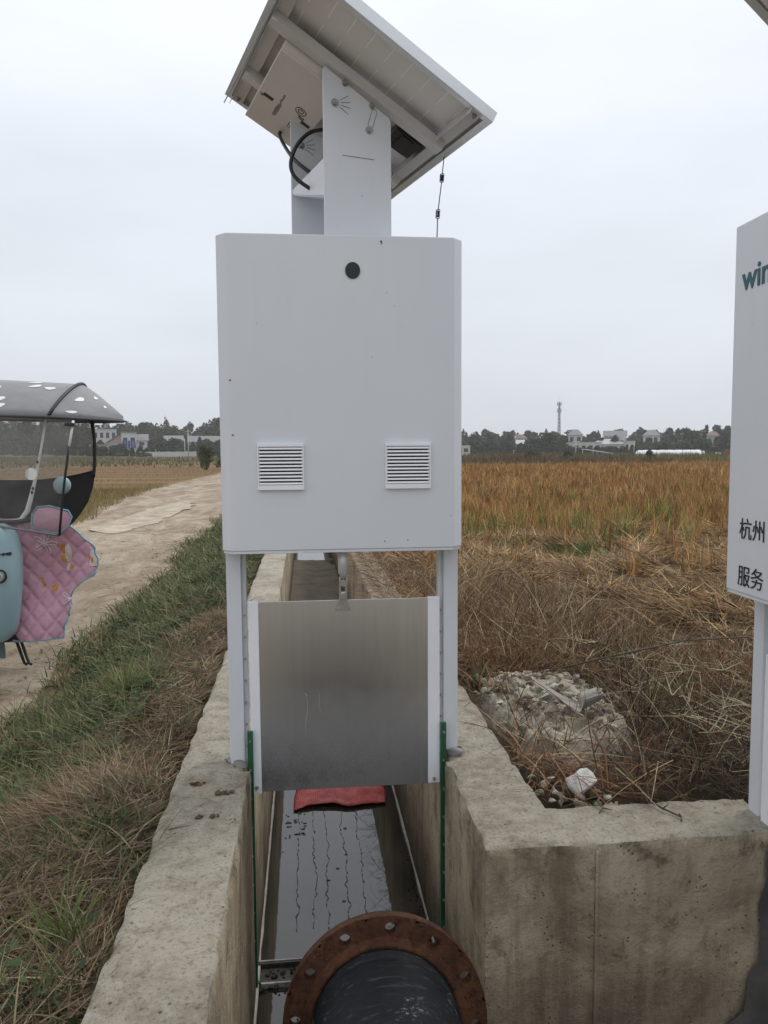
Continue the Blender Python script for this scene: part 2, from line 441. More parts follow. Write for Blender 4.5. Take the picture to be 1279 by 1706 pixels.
# ------------------------------------------------------------------ terrain
NEAR_Y = [-40, 0, 4, 6, 9.4, 13, 17, 30, 60, 120]; NEAR_X = [-1.45, -1.5, -1.5, -1.66, -1.73, -1.85, -1.9, -2.2, -2.6, -3]
FAR_Y = [-40, 0, 17, 23, 32, 51, 120]; FAR_X = [-4.9, -4.9, -4.9, -5.7, -6.1, -5.6, -6]
def edge_n(y): return np.interp(y, NEAR_Y, NEAR_X) + (fbm(y, y * 0 + 3, .9, 5) - .5) * .45
def edge_f(y): return np.interp(y, FAR_Y, FAR_X) + (fbm(y, y * 0 + 9, 1.4, 6) - .5) * .7
def hgt(x, y):
    x = np.asarray(x, float); y = np.asarray(y, float)
    n1 = fbm(x, y, .5, 1) - .5; n2 = fbm(x, y, 3.0, 2) - .5
    en = np.interp(y, NEAR_Y, NEAR_X)
    left = -.07 - .38 * sst(-.5, en, x) * (x < 0)
    left = -.07 - .38 * sst(0, 1, (-.5 - x) / np.maximum(.3, (-.5 - en)))
    onberm = sst(-.42, -.7, x) * (1 - sst(0, .4, en - x))
    left = left + n1 * .10 * onberm
    left = left + n1 * .035 * sst(.0, .4, en - x)
    ef = np.interp(y, FAR_Y, FAR_X)
    left = left - .10 * sst(0, 1.2, ef - x)
    dr = np.minimum(np.where(x > .69, x - .69, 0), np.where(x < 1.9, np.maximum(y - 2.1, 0) + np.maximum(x - 1.3, 0) * 0, 9))
    dr = np.maximum(x - .69, 0) * .75 + np.maximum(y - 2.1, 0) * .12
    right = -.13 - .29 * sst(.15, 2.6, dr) + n1 * .12 + n2 * .14
    # furrow between weeds and cut straw
    fl = (y - (5.35 - .55 * (x - 2.6)))
    right = right - .24 * np.exp(-(fl / .17) ** 2) * sst(2.2, 2.6, x) * (1 - sst(5.5, 6.5, x))
    right = right + .07 * np.exp(-((fl - .45) / .25) ** 2) * sst(2.0, 2.6, x) * (1 - sst(5.5, 6.5, x))
    rub = np.exp(-(((x - 1.0) / .27) ** 2 + ((y - 3.08) / .42) ** 2) ** 1.5)
    right = right + .07 * rub
    right = np.maximum(right, np.where((x < 2.6), -.055 - .30 * sst(2.2, 3.1, y) - .1 * sst(1.5, 2.6, x), -9) + n1 * .05)
    z = np.where(x < .13, left, right)
    far = sst(60, 300, np.hypot(x, y))
    z = z + far * (-.0075 * x - .1)
    # the channel and the basin in front of the gate are dug into the sheet (steps hidden inside the walls)
    inch = ((x > -.30) & (x < .57) & (y > .2) & (y < 60)) | ((x > -.30) & (x < 8) & (y > .2) & (y < 2.0))
    return np.where(inch, -1.0, z)
def axis(segs):
    out = []
    for a, b, st in segs: out.append(np.arange(a, b - 1e-6, st))
    return np.concatenate(out)
def gcol(x, y):
    n1 = fbm(x, y, .35, 21)[..., None]; n2 = fbm(x, y, 2.5, 22)[..., None]; n3 = fbm(x * .25, y, 7.0, 23)[..., None]
    soil = np.array([.27, .20, .13]); dry = np.array([.26, .19, .11]); green = np.array([.075, .085, .03]); dark = np.array([.05, .038, .024])
    straw = np.array([.36, .26, .145]); gold = np.array([.30, .185, .07]); brn = np.array([.15, .10, .06])
    c = soil * (1 - n1) + dry * n1
    en = np.interp(y, NEAR_Y, NEAR_X); ef = np.interp(y, FAR_Y, FAR_X)
    berm = (sst(-.15, .25, x - en) * (x < .2))[..., None]
    c = c * (1 - berm) + berm * (dark * .7 + green * .25 + brn * .25 * n2)
    # right: weeds near, straw mat, rice, brown band
    rt = (x > .3)
    d = y + (fbm(x, y, 1.5, 31) - .5) * 2.5 + .25 * x
    w1 = (sst(5.2, 6.6, d) * rt)[..., None]; w2 = (sst(11, 13, y + (fbm(x, y, 1.3, 8) - .5) * 3) * rt)[..., None]
    w3 = (sst(62, 66, y + (fbm(x, y, 6, 9) - .5) * 5) * rt)[..., None]
    weeds = dark * .5 + brn * .12 * n1  # soil near black: shade deep in the weed tangle is put into its colour
    fl = y - (5.35 - .55 * (x - 2.6)); fur = (np.exp(-(fl / .2) ** 2) * sst(2.0, 2.5, x) * (1 - sst(5.5, 6.5, x)))[..., None]
    heap = (np.exp(-(((x - 1.0) / .30) ** 2 + ((y - 3.06) / .46) ** 2) ** 2))[..., None]
    weeds = weeds * (1 - heap) + heap * (np.array([.30, .275, .235]) * (.6 + .7 * n1))
    mat = np.where(n1 > .62, straw * .45, np.array([.085, .058, .033]))
    rc = np.where(rt[..., None], weeds, c)
    rc = rc * (1 - w1) + w1 * mat; rc = rc * (1 - fur) + fur * dark * .6; rc = rc * (1 - w2) + w2 * (gold * .15 + brn * .45)
    farc = np.array([.115, .085, .05]) * (1 - n3) + np.array([.12, .115, .045]) * n3
    rc = rc * (1 - w3) + w3 * farc
    c = np.where(rt[..., None], rc, c)
    lf = (sst(.0, 1.0, ef - x))[..., None]
    rows = (np.sin(y * 1.1 + x * .05) * .5 + .5)[..., None]
    lc = np.array([.15, .10, .055]) * (1 - n3) + np.array([.21, .135, .065]) * n3
    lc = lc * (.75 + .4 * rows)
    lg = (sst(95, 130, y))[..., None]; lc = lc * (1 - lg) + lg * (np.array([.095, .10, .045]) * (1 - n3) + np.array([.13, .10, .05]) * n3)
    c = c * (1 - lf) + lf * lc
    land = ((1 - sst(.2, .7, y)) * sst(-1.6, -1.2, x))[..., None]; c = c * (1 - land) + land * np.array([.33, .29, .235])  # unseen ground behind the camera, coloured pale to brighten the gate leaf's reflection
    ch = ((x > -.30) & (x < .57) & (y > .2) & (y < 60)) | ((x > -.30) & (x < 8) & (y > .2) & (y < 2.0))
    return np.where(ch[..., None], np.array([.05, .04, .028]), c)
def build_ground():
    xs = axis([(-1500, -400, 120), (-400, -100, 20), (-100, -20, 4), (-20, -6, .5), (-6, -2.2, .12), (-2.2, -.44, .05), (-.44, -.2, .03), (-.2, .5, .12), (.5, .72, .03), (.72, 4.2, .05), (4.2, 9, .12), (9, 25, .6), (25, 100, 4), (100, 400, 15), (400, 1601, 120)])
    ys = axis([(-60, -6, 9), (-6, .15, .5), (.15, 1.9, .08), (1.9, 2.14, .03), (2.14, 8, .05), (8, 16, .12), (16, 40, .5), (40, 120, 2), (120, 420, 10), (420, 2401, 180)])
    X, Y = np.meshgrid(xs, ys, indexing='ij'); Z = hgt(X, Y)
    V = np.stack([X, Y, Z], -1).reshape(-1, 3); n, m = X.shape
    i = (np.arange(n - 1)[:, None] * m + np.arange(m - 1)[None]).ravel()
    F = np.stack([i, i + m, i + m + 1, i + 1], 1)
    o = np_mesh('ground', V, F, M['ground'], gcol(X, Y).reshape(-1, 3), smooth=True)
    tag(o, kind='structure')
build_ground()
def build_road():
    ys = axis([(-20, 1, .5), (1, 12, .07), (12, 30, .25), (30, 121, 1.5)])
    t = np.concatenate([np.linspace(0, .12, 9), np.linspace(.14, .86, 40), np.linspace(.88, 1, 9)])
    Y = np.repeat(ys[:, None], len(t), 1); a = edge_f(ys); b = edge_n(ys)
    X = a[:, None] + (b - a)[:, None] * t[None]
    Z = hgt(X, Y) + .004 + .03 * np.sin(np.pi * t)[None] ** .6
    # two shallow wheel tracks
    Z = Z - .02 * np.exp(-((t - .3) / .06) ** 2)[None] - .02 * np.exp(-((t - .68) / .06) ** 2)[None]
    Z[:, 0] -= .03; Z[:, -1] -= .03
    n, m = X.shape
    i = (np.arange(n - 1)[:, None] * m + np.arange(m - 1)[None]).ravel()
    o = np_mesh('road', np.stack([X, Y, Z], -1).reshape(-1, 3), np.stack([i, i + m, i + m + 1, i + 1], 1), M['road'], smooth=True)
    tag(o, kind='structure')
    # pale concrete patch showing through the dust
    ys = np.arange(14.2, 23, .2); t = np.linspace(0, 1, 12)
    lx = np.interp(ys, [14.2, 15.2, 20.5, 23], [-3.55, -4.1, -3.95, -3.6]) + (vn(ys, ys, .5, 3) - .5) * .25
    rx = np.interp(ys, [14.2, 16, 21, 23], [-3.3, -3.05, -2.95, -3.3]) + (vn(ys, ys, .6, 4) - .5) * .25
    X = lx[:, None] + (rx - lx)[:, None] * t; Y = np.repeat(ys[:, None], 12, 1)
    ea, eb = edge_f(Y), edge_n(Y); tt = (X - ea) / (eb - ea)
    Z = hgt(X, Y) + .034 * np.sin(np.pi * np.clip(tt, 0, 1)) ** .6 + .006
    n, m = X.shape; i = (np.arange(n - 1)[:, None] * m + np.arange(m - 1)[None]).ravel()
    o = np_mesh('road_patch', np.stack([X, Y, Z], -1).reshape(-1, 3), np.stack([i, i + m, i + m + 1, i + 1], 1), M['slab'], smooth=True)
    tag(o, kind='structure')
build_road()

# ------------------------------------------------------------------ concrete walls
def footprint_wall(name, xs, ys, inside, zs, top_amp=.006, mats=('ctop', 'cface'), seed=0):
    """walls cast on a footprint: cells of the xs/ys grid that are inside, with worn arrises"""
    vid = {}; V = []; faces = []; mi = []
    nx, ny = len(xs) - 1, len(ys) - 1
    mask = [[inside((xs[i] + xs[i + 1]) / 2, (ys[j] + ys[j + 1]) / 2) for j in range(ny)] for i in range(nx)]
    def ins(i, j): return int(0 <= i < nx and 0 <= j < ny and bool(mask[i][j]))
    def v(i, j, k):
        q = vid.get((i, j, k))
        if q is None: q = vid[(i, j, k)] = len(V); V.append((i, j, k))
        return q
    K = len(zs) - 1
    for i in range(nx):
        for j in range(ny):
            if not mask[i][j]: continue
            faces.append((v(i, j, K), v(i + 1, j, K), v(i + 1, j + 1, K), v(i, j + 1, K))); mi.append(0)
            for di, dj, a, b in ((-1, 0, (i, j + 1), (i, j)), (1, 0, (i + 1, j), (i + 1, j + 1)), (0, -1, (i, j), (i + 1, j)), (0, 1, (i + 1, j + 1), (i, j + 1))):
                if ins(i + di, j + dj): continue
                for k in range(K):
                    faces.append((v(*a, k), v(*b, k), v(*b, k + 1), v(*a, k + 1))); mi.append(1)
    P = np.zeros((len(V), 3))
    for q, (i, j, k) in enumerate(V):
        x, y, z = xs[i], ys[j], zs[k]
        c = [ins(i - 1, j - 1), ins(i, j - 1), ins(i - 1, j), ins(i, j)]
        edge = not all(c)
        gx = (c[1] + c[3]) - (c[0] + c[2]); gy = (c[2] + c[3]) - (c[0] + c[1])   # points inward
        l = math.hypot(gx, gy) or 1
        if edge:
            w = float(fbm(np.array(x * 1.3 + z * 7.7 + seed), np.array(y + z * .4), .13, 40 + seed, 4)) - .5
            cr = float(vn(np.array(x * 1.7 + seed), np.array(y * 1.0), .055, 50 + seed))
            a = .006 * w
            if k == K:
                ch = max(0.0, cr - .25) * .011 + .003
                x += gx / l * (a + ch); y += gy / l * (a + ch); z -= .004 + max(0, cr - .5) * .018
            else:
                x += gx / l * a; y += gy / l * a
        if k == K: z += (float(fbm(np.array(x), np.array(y), .25, 60 + seed, 5)) - .5) * top_amp * 2
        P[q] = (x, y, z)
    me = bpy.data.meshes.new(name); me.from_pydata(P.tolist(), [], faces)
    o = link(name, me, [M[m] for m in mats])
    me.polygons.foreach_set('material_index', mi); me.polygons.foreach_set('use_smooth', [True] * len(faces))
    me.update()
    try: me.set_sharp_from_angle(angle=R(55))
    except Exception: pass
    return o
ZS = [-1.0, -.9, -.82, -.78, -.72, -.64, -.55, -.46, -.37, -.28, -.2, -.13, -.07, -.03, 0.0]
yl = axis([(.3, 1.0, .05), (1.0, 3.2, .02), (3.2, 6, .04), (6, 12, .12), (12, 62, 1.0)])
yl = np.sort(np.unique(np.concatenate([yl, [2.5, 2.6]])))
xl = np.array([-.43, -.405, -.38, -.355, -.33, -.305, -.28, -.255, -.235, -.213, -.2, -.19])
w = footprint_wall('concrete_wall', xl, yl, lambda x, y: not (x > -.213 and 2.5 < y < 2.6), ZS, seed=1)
tag(w, 'long low concrete channel wall beside the grassy bank, under the sheet gate', 'wall')
yr = axis([(1.907, 3.2, .02), (3.2, 6, .04), (6, 12, .12), (12, 62, 1.0)])
yr = np.sort(np.unique(np.concatenate([yr, [2.127, 2.5, 2.6]]))); yr = yr[np.insert(np.diff(yr) > 1e-4, 0, True)]
xr = np.concatenate([[.46, .474], np.arange(.495, .69, .022), np.arange(.692, 1.30, .025), [1.31]])
def in_l(x, y):
    if x < .692: return not (x < .474 and 2.5 < y < 2.6)
    return y < 2.127
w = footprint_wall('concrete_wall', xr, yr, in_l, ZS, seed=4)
tag(w, 'L-shaped concrete wall turning a corner in front of the rubble heap', 'wall')
b = B()
for x, wd in ((.763, .006), (1.02, .0)):
    if wd: b.prism([(x - wd, 1.9065, -.98), (x + wd, 1.9065, -.98), (x + wd * .6, 1.9065, -.022), (x - wd * .6, 1.9065, -.022)], (0, -.006, 0))
b.build('form_seam', M['cface'], w, .002)
# rough cement patch low on the cross wall, next to the second gate
b = B(); P = []
ol = [(1.19, -.98), (1.12, -.78), (1.10, -.62), (1.115, -.56), (1.15, -.53), (1.185, -.50), (1.20, -.40), (1.225, -.36), (1.23, -.28), (1.222, -.2), (1.238, -.13), (1.236, -.05), (1.25, -.02)]
for (x, z) in ol:
    row = []
    for t in np.linspace(0, 1, 8):
        xx = x + (1.306 - x) * t
        row.append((xx, 1.907 - .004 - .012 * min(1, t * 3) - .012 * float(vn(np.array(xx), np.array(z), .05, 77)), z))
    P.append(row)
b.grid(P); b.build('cement_patch', M['wetmortar'], w)
# the wall that carries on past the second gate, and the sill wall the pipe lies on
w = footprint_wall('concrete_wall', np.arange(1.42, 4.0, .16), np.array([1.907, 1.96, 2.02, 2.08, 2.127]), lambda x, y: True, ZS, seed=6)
tag(w, 'concrete wall running on behind the cabinet with black lettering', 'wall')
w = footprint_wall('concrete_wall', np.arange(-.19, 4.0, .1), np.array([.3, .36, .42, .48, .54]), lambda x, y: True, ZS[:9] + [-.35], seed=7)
tag(w, 'low concrete basin wall beneath the black pipe', 'wall')

# ------------------------------------------------------------------ water, mud
def build_water():
    xs = np.concatenate([np.linspace(-.29, .56, 6), [8]]); ys = np.array([.25, 1.0, 1.95, 60])
    b = B()
    b.poly([(-.24, .25, -.8), (8, .25, -.8), (8, 1.98, -.8), (-.24, 1.98, -.8)])
    b.poly([(-.24, 1.98, -.8), (.52, 1.98, -.8), (.52, 60, -.8), (-.24, 60, -.8)])
    bmesh.ops.remove_doubles(b.bm, verts=b.bm.verts, dist=1e-5)
    tag(b.build('water', M['water']), kind='structure')
    xs = np.linspace(-.21, .48, 24); ys = np.arange(8.6, 13.4, .07)
    X, Y = np.meshgrid(xs, ys, indexing='ij')
    e = sst(8.7, 9.4, Y) * (1 - sst(12.3, 13.2, Y + (fbm(X, Y, .5, 4) - .5) * 1.6))
    Z = -.84 + .075 * e + (fbm(X, Y, .22, 12) - .5) * .05
    n, m = X.shape; i = (np.arange(n - 1)[:, None] * m + np.arange(m - 1)[None]).ravel()
    o = np_mesh('mud_bank', np.stack([X, Y, Z], -1).reshape(-1, 3), np.stack([i, i + m, i + m + 1, i + 1], 1), M['mud'], smooth=True)
    tag(o, kind='structure')
build_water()
# bright meniscus highlight along both walls, modelled as a pale strip
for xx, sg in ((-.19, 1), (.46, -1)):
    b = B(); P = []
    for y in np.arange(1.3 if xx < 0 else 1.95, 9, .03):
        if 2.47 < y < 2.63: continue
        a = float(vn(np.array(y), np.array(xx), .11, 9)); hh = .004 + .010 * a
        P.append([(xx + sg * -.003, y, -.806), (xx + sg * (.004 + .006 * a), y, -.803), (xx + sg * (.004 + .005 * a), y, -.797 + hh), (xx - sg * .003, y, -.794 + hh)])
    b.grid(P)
    tag(b.build('meniscus_highlight', M['highlight']), kind='stuff')
def reflection():  # dark reflection lines modelled as thin strips on the water, plus dark specks
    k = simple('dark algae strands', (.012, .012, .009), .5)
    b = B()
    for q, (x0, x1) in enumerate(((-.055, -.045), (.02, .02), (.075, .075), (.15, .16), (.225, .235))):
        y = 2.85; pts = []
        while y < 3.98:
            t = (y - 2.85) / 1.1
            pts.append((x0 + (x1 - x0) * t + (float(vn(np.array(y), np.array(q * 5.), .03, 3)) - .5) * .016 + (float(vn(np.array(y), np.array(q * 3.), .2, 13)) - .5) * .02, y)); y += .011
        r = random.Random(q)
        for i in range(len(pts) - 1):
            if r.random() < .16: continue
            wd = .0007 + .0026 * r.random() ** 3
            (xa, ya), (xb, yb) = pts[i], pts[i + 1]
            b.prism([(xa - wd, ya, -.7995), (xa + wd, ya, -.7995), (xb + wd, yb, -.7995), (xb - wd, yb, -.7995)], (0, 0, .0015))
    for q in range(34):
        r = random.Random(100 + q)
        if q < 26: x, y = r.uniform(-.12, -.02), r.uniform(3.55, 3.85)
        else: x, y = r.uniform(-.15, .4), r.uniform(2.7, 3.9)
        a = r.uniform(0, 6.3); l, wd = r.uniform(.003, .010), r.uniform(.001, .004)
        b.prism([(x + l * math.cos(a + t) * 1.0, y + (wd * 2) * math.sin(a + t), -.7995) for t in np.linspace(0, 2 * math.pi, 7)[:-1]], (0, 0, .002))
    tag(b.build('reflection_strands', k), kind='stuff')
reflection()

# ------------------------------------------------------------------ broken stone shapes
def rock_np(c, r, seed, flat=.7):
    r_ = np.random.default_rng(abs(int(seed)))
    me = ICO; v = me[0] * (np.array([1, r_.uniform(.6, 1), flat * r_.uniform(.6, 1.1)]))
    q = r_.normal(0, 1, (8, 3)); q /= np.linalg.norm(q, axis=1)[:, None]
    for p in q: v = v - np.clip(v @ p - r_.uniform(.15, .6), 0, None)[:, None] * p      # broken flat faces
    v = v * (1 + r_.normal(0, .075, (len(v), 1)))
    a = r_.uniform(0, 6.28); b_ = r_.uniform(-.5, .5)
    Rz = np.array([[math.cos(a), -math.sin(a), 0], [math.sin(a), math.cos(a), 0], [0, 0, 1]]); Rx = np.array([[1, 0, 0], [0, math.cos(b_), -math.sin(b_)], [0, math.sin(b_), math.cos(b_)]])
    return v @ (Rz @ Rx).T * r + np.array(c)
def make_ico():
    bm = bmesh.new(); bmesh.ops.create_icosphere(bm, subdivisions=2, radius=1.15)
    v = np.array([x.co[:] for x in bm.verts]); f = np.array([[x.index for x in q.verts] for q in bm.faces]); bm.free(); return v, f
ICO = make_ico()

# ------------------------------------------------------------------ gate stations
def add_bolt(b, c, d, r=.011):
    """washer and hex head; axis d"""
    c, d = Vector(c), Vector(d).normalized(); u = d.orthogonal().normalized(); v = d.cross(u)
    def ring(rad, n): return [c + u * rad * math.cos(2 * math.pi * i / n) + v * rad * math.sin(2 * math.pi * i / n) for i in range(n)]
    b.prism(ring(r, 14), d * .003)
    b.prism([p + d * .003 for p in ring(r * .68, 6)], d * .007)
    b.prism([p + d * .010 for p in ring(r * .36, 8)], d * .004)

def one_bolt(name, c, d, r, parent):
    b = B(); add_bolt(b, c, d, r); return b.build(name, M['steel'], parent)
def gate_station(loc, rz, label, panel_rz, vents=True, letters=False, leg_drop=0.0, seal_top=.115, mount=(.03, .18)):
    root = empty('gate_station', loc, rz, label, 'sluice gate', 'sheet metal sluice gates with solar panels')
    # cabinet: folded sheet with chamfered corners
    x1, y0, y1, c = .388, -.05, .36, .032
    b = B()
    prof = [(-x1, y0 + c), (-x1 + c, y0), (x1 - c, y0), (x1, y0 + c), (x1, y1 - c), (x1 - c, y1), (-x1 + c, y1), (-x1, y1 - c)]
    b.prism([(x, y, .733) for x, y in prof], (0, 0, .985))
    cab = b.build('cabinet', M['white'], root, .0035, 3)
    b = B()
    ins = [(x * .985, y if abs(y) < .2 else y, ) for x, y in prof]
    b.prism([(x * .99, .155 + (y - .155) * .985, .724) for x, y in prof], (0, 0, .009))
    b.build('bottom_lip', M['white'], cab, .001)
    if vents:
        for vx in (-.198, .206):
            b = B(); w, z0, z1, yo = .0725, .927, 1.073, y0
            b.box(vx - w, vx + w, yo - .004, yo + .002, z0, z1)
            b.box(vx - w, vx + w, yo - .013, yo - .004, z1 - .010, z1); b.box(vx - w, vx + w, yo - .013, yo - .004, z0, z0 + .015)
            b.box(vx - w, vx - w + .004, yo - .013, yo - .004, z0 + .015, z1 - .010); b.box(vx + w - .004, vx + w, yo - .013, yo - .004, z0 + .015, z1 - .010)
            n = 11; h = (z1 - z0 - .025) / n
            for i in range(n):
                z = z0 + .015 + h * (i + .5)
                mt = Matrix.Translation((vx, yo - .0095, z)) @ Matrix.Rotation(R(-32), 4, 'X')
                b.box(-w + .0045, w - .0045, -.0010, .0010, -h * .34, h * .26, mt)
            g = b.build('vent_grille', M['strip'], cab, .0006, 1)
            b = B(); b.box(vx - w + .008, vx + w - .008, yo - .0055, yo - .0042, z0 + .02, z1 - .014); b.build('mesh_backing', M['black'], g)
        b = B(); b.prism([(.035 + .0235 * math.cos(t), y0 + .001, 1.61 + .0255 * math.sin(t)) for t in np.linspace(0, 2 * math.pi, 33)[:-1]], (0, -.005, 0))
        b.build('sensor_window', M['black'], cab, .001)
        b = B()
        for (x, z, r_) in ((.125, 1.700, .0045), (.127, 1.694, .003), (.13, .757, .003), (.205, .76, .003), (-.345, 1.10, .004), (-.35, 1.27, .004)):
            b = B(); b.prism([(x + r_ * math.cos(t) * rnd.uniform(.7, 1.2), y0 + .0005, z + r_ * .8 * math.sin(t)) for t in np.linspace(0, 2 * math.pi, 9)[:-1]], (0, -.0011, 0))
            b.build('paint_scuff', M['engrave'], cab)
    if letters:
        for body, size, bold, mat, x, z in (('win', .090, .0014, M['teal_ink'], -.318, 1.542), ('杭州', .060, 0, M['black_ink'], -.298, .886), ('服务', .060, 0, M['black_ink'], -.300, .759)):
            me = text_mesh(body, size, bold)
            o = link('lettering', me, mat, cab); o.location = (x, y0 - .0014, z); o.rotation_euler = (R(90), 0, 0)
    # posts: front box section and a guide angle behind it
    for s in (-1, 1):
        a, e = (-.387, -.339) if s < 0 else (.342, .390)
        b = B(); b.box(a, e, .055, .115, -leg_drop - .01, .735)
        g0, g1 = (-.339, -.325) if s < 0 else (.327, .342)
        b.box(g0, g1, .085, .1149, -.005, .735)
        p = b.build('post', M['white'], root, .002)
        for k in range(7): one_bolt('rivet', ((g0 + g1) / 2, .0848, .05 + .075 * k), (0, -1, 0), .0035, p)
        # lump of mortar round the foot
        for q_, (dx, dy, rr_) in enumerate(((0, .045, .040), (.012 * s, .075, .045), (-.008, .125, .035))):
            v = rock_np((0, 0, 0), rr_, 40 + q_ * 7 + int(s), .5); v[:, 2] = v[:, 2] * .75 + .004
            o = np_mesh('mortar_lump', v, ICO[1], M['mortar'], None, p); o.location = ((a + e) / 2 + dx, dy, -leg_drop)
    # gate leaf, raised
    b = B(); b.box(-.286, .288, .054, .059, -.103, .549)
    leaf = b.build('gate_leaf', M['leaf'], root, .001)
    for a, e in ((-.3165, -.284), (.286, .3265)):
        b = B(); b.box(a, e, .0495, .066, -.108 if a < 0 else -.100, .552)
        st = b.build('edge_strip', M['strip'], leaf, .0015)
        b = B(); add_bolt(b, ((a + e) / 2, .0494, -.085), (0, -1, 0), .006); b.build('screw', M['steel'], st)
    b = B()
    for sx, sz, ex, ez in ((-.128, .225, -.132, .06), (-.093, .245, -.078, .155), (-.136, .232, -.124, .222)):
        P = [(sx + (ex - sx) * t + (.003 * math.sin(t * 7)), .0538, sz + (ez - sz) * t) for t in np.linspace(0, 1, 12)]
        b.tube(P, [.0004 + .0007 * math.sin(math.pi * t) for t in np.linspace(0, 1, 12)], 5)
    b.build('scratch', simple('bright scratch', (.42, .38, .32), .5), leaf)
    # hanger bracket and lifting rod
    b = B()
    b.prism([(-.027, .0535, .513), (.022, .0535, .513), (.022, .0535, .522), (.010, .0535, .556), (-.015, .0535, .556), (-.027, .0535, .522)], (0, -.006, 0))
    b.box(-.014, -.009, .03, .07, .55, .625); b.box(.006, .011, .03, .07, .55, .625); b.box(-.009, .006, .035, .065, .553, .575)
    b.build('hanger_bracket', M['steel'], leaf, .0006)
    for x, z in ((-.018, .521), (.013, .521), (-.0025, .540)): one_bolt('bolt', (x, .0474, z), (0, -1, 0), .0085, leaf)
    one_bolt('bolt', (-.0015, .0345, .610), (0, -1, 0), .012, leaf)
    b = B(); b.tube([(-.001, .052, .60), (-.001, .052, .635), (-.001, .052, .64), (-.001, .052, .74)], [.011, .011, .0165, .0165], 16)
    b.build('lifting_rod', M['alu'], root)
    # green seal channels in the grooves and the sill across the bed
    for s, xx, zt in ((-1, -.3185, seal_top), (1, .3365, seal_top + .002)):
        b = B(); b.box(xx - .009, xx + .009, .030, .046, -.8, zt); b.box(xx - .009 if s < 0 else xx + .004, xx - .004 if s < 0 else xx + .009, .046, .049, -.8, zt)
        se = b.build('seal_channel', M['green'], root, .001)
        for k in range(9): one_bolt('rivet', (xx, .0295, zt - .03 - .1 * k), (0, -1, 0), .0038, se)
    b = B(); b.box(-.318, .328, .05, .062, -.86, -.783); b.box(-.318, .328, .145, .155, -.86, -.781); b.box(-.318, .328, .062, .145, -.86, -.797)
    b.build('sill_beam', simple('muddy dark sill', (.05, .047, .043), .5, .3, .5, 25, .5), root)
    b = B(); b.box(-.3179, .328, .1551, .162, -.80, -.778); b.box(-.3, .328, .0421, .0499, -.80, -.782)
    b.build('sill_edge', simple('worn sill edge', (.30, .29, .28), .6, .2, .5, 30), root)
    # solar head, turned about the mast
    HM = Matrix.Translation((*mount, 0)) @ Matrix.Rotation(panel_rz, 4, 'Z')   # the head is turned about the mast
    sl = math.tan(R(28)); zc = 2.2
    def ztop(x): return zc - sl * x - .055
    for s, y in ((-1, -.18), (1, .18)):
        b = B(); ya = y - .003 if s < 0 else y - .003
        b.prism([(-.139, ya, 1.70), (.088, ya, 1.70), (.088, ya, ztop(.088) - .005), (.082, ya, ztop(.082) + .004), (-.132, ya, ztop(-.132) + .012), (-.139, ya, ztop(-.139))], (0, .006, 0))
        f = 1 if s < 0 else -1                       # folded edges turn towards each other
        b.box(.0815, .0879, ya + .006 * (s < 0) - (.03 if s > 0 else 0), ya + .006 * (s < 0) + (.03 if s < 0 else 0), 1.70, ztop(.088) - .02)
        pl = b.build('support_plate', M['white'], root, .0012); pl.matrix_local = HM
        for x, z, r_ in ((-.067, 2.187, .010), (.023, 2.133, .010), (-.101, 2.123, .0125), (.013, 2.058, .0125)): one_bolt('bolt', (x, y - .0031, z), (0, -1, 0), r_, pl)
        yy = y - .0031
        for an in (32, 10, -10, -32):
            c_, s_ = math.cos(R(an)), math.sin(R(an)); p0, p1 = .020, .052
            q = .0009; b = B()
            b.prism([(-.101 + p0 * c_ + q * s_, yy, 2.123 + p0 * s_ - q * c_), (-.101 + p1 * c_ + q * s_, yy, 2.123 + p1 * s_ - q * c_), (-.101 + p1 * c_ - q * s_, yy, 2.123 + p1 * s_ + q * c_), (-.101 + p0 * c_ - q * s_, yy, 2.123 + p0 * s_ + q * c_)], (0, -.0008, 0)); b.build('scale_mark', M['engrave'], pl)
        b = B(); b.box(-.077, .03, yy - .0008, yy, 1.9685, 1.9703); b.build('bend_line', M['engrave'], pl); b = B()
        ring = [(.018 + .009 * math.cos(t), 2.075 + .009 * math.sin(t)) for t in np.linspace(math.pi, 2 * math.pi, 8)] + [(.031 + .009 * math.cos(t), 2.115 + .009 * math.sin(t)) for t in np.linspace(0, math.pi, 8)]
        b.tube([(x, yy - .0002, z) for x, z in ring + ring[:1]], .0008, 5)
        b.build('slot_outline', M['engrave'], pl)
    b = B(); b.prism([(-.136, -.176, 1.957), (-.136, -.176, 1.843), (-.136, .176, 1.950), (-.136, .176, 1.966)], (.004, 0, 0))
    b.prism([(-.1315, -.1765, 1.838), (-.1315, .1765, 1.946), (-.1315, .1765, 1.951), (-.1315, -.1765, 1.843)], (.212, 0, 0))
    b.build('gusset', M['white'], root, .0008).matrix_local = HM
    # panel tilted about the mount axis
    LV, LU = .356, .4335
    b = B(); d = .035; fw_ = .024
    for y in (-LU, LU - .002): b.box(-LV, LV, y, y + .002, 0, d)
    for x in (-LV, LV - .002): b.box(x, x + .002, -LU + .002, LU - .002, 0, d)
    for y0_, y1_ in ((-LU + .002, -LU + fw_), (LU - fw_, LU - .002)): b.box(-LV + .002, LV - .002, y0_, y1_, 0, .002)
    for x0_, x1_ in ((-LV + .002, -LV + fw_), (LV - fw_, LV - .002)): b.box(x0_, x1_, -LU + fw_, LU - fw_, 0, .002)
    PM = Matrix.Translation((0, 0, zc)) @ Matrix.Rotation(R(28), 4, 'Y')
    panel = b.build('solar_panel', M['alu'], root, .0006, 1); panel.matrix_local = HM @ PM
    b = B(); b.box(-LV + .0021, LV - .0021, -LU + .0021, LU - .0021, .026, .029); o = b.build('backsheet', M['backsheet'], panel)
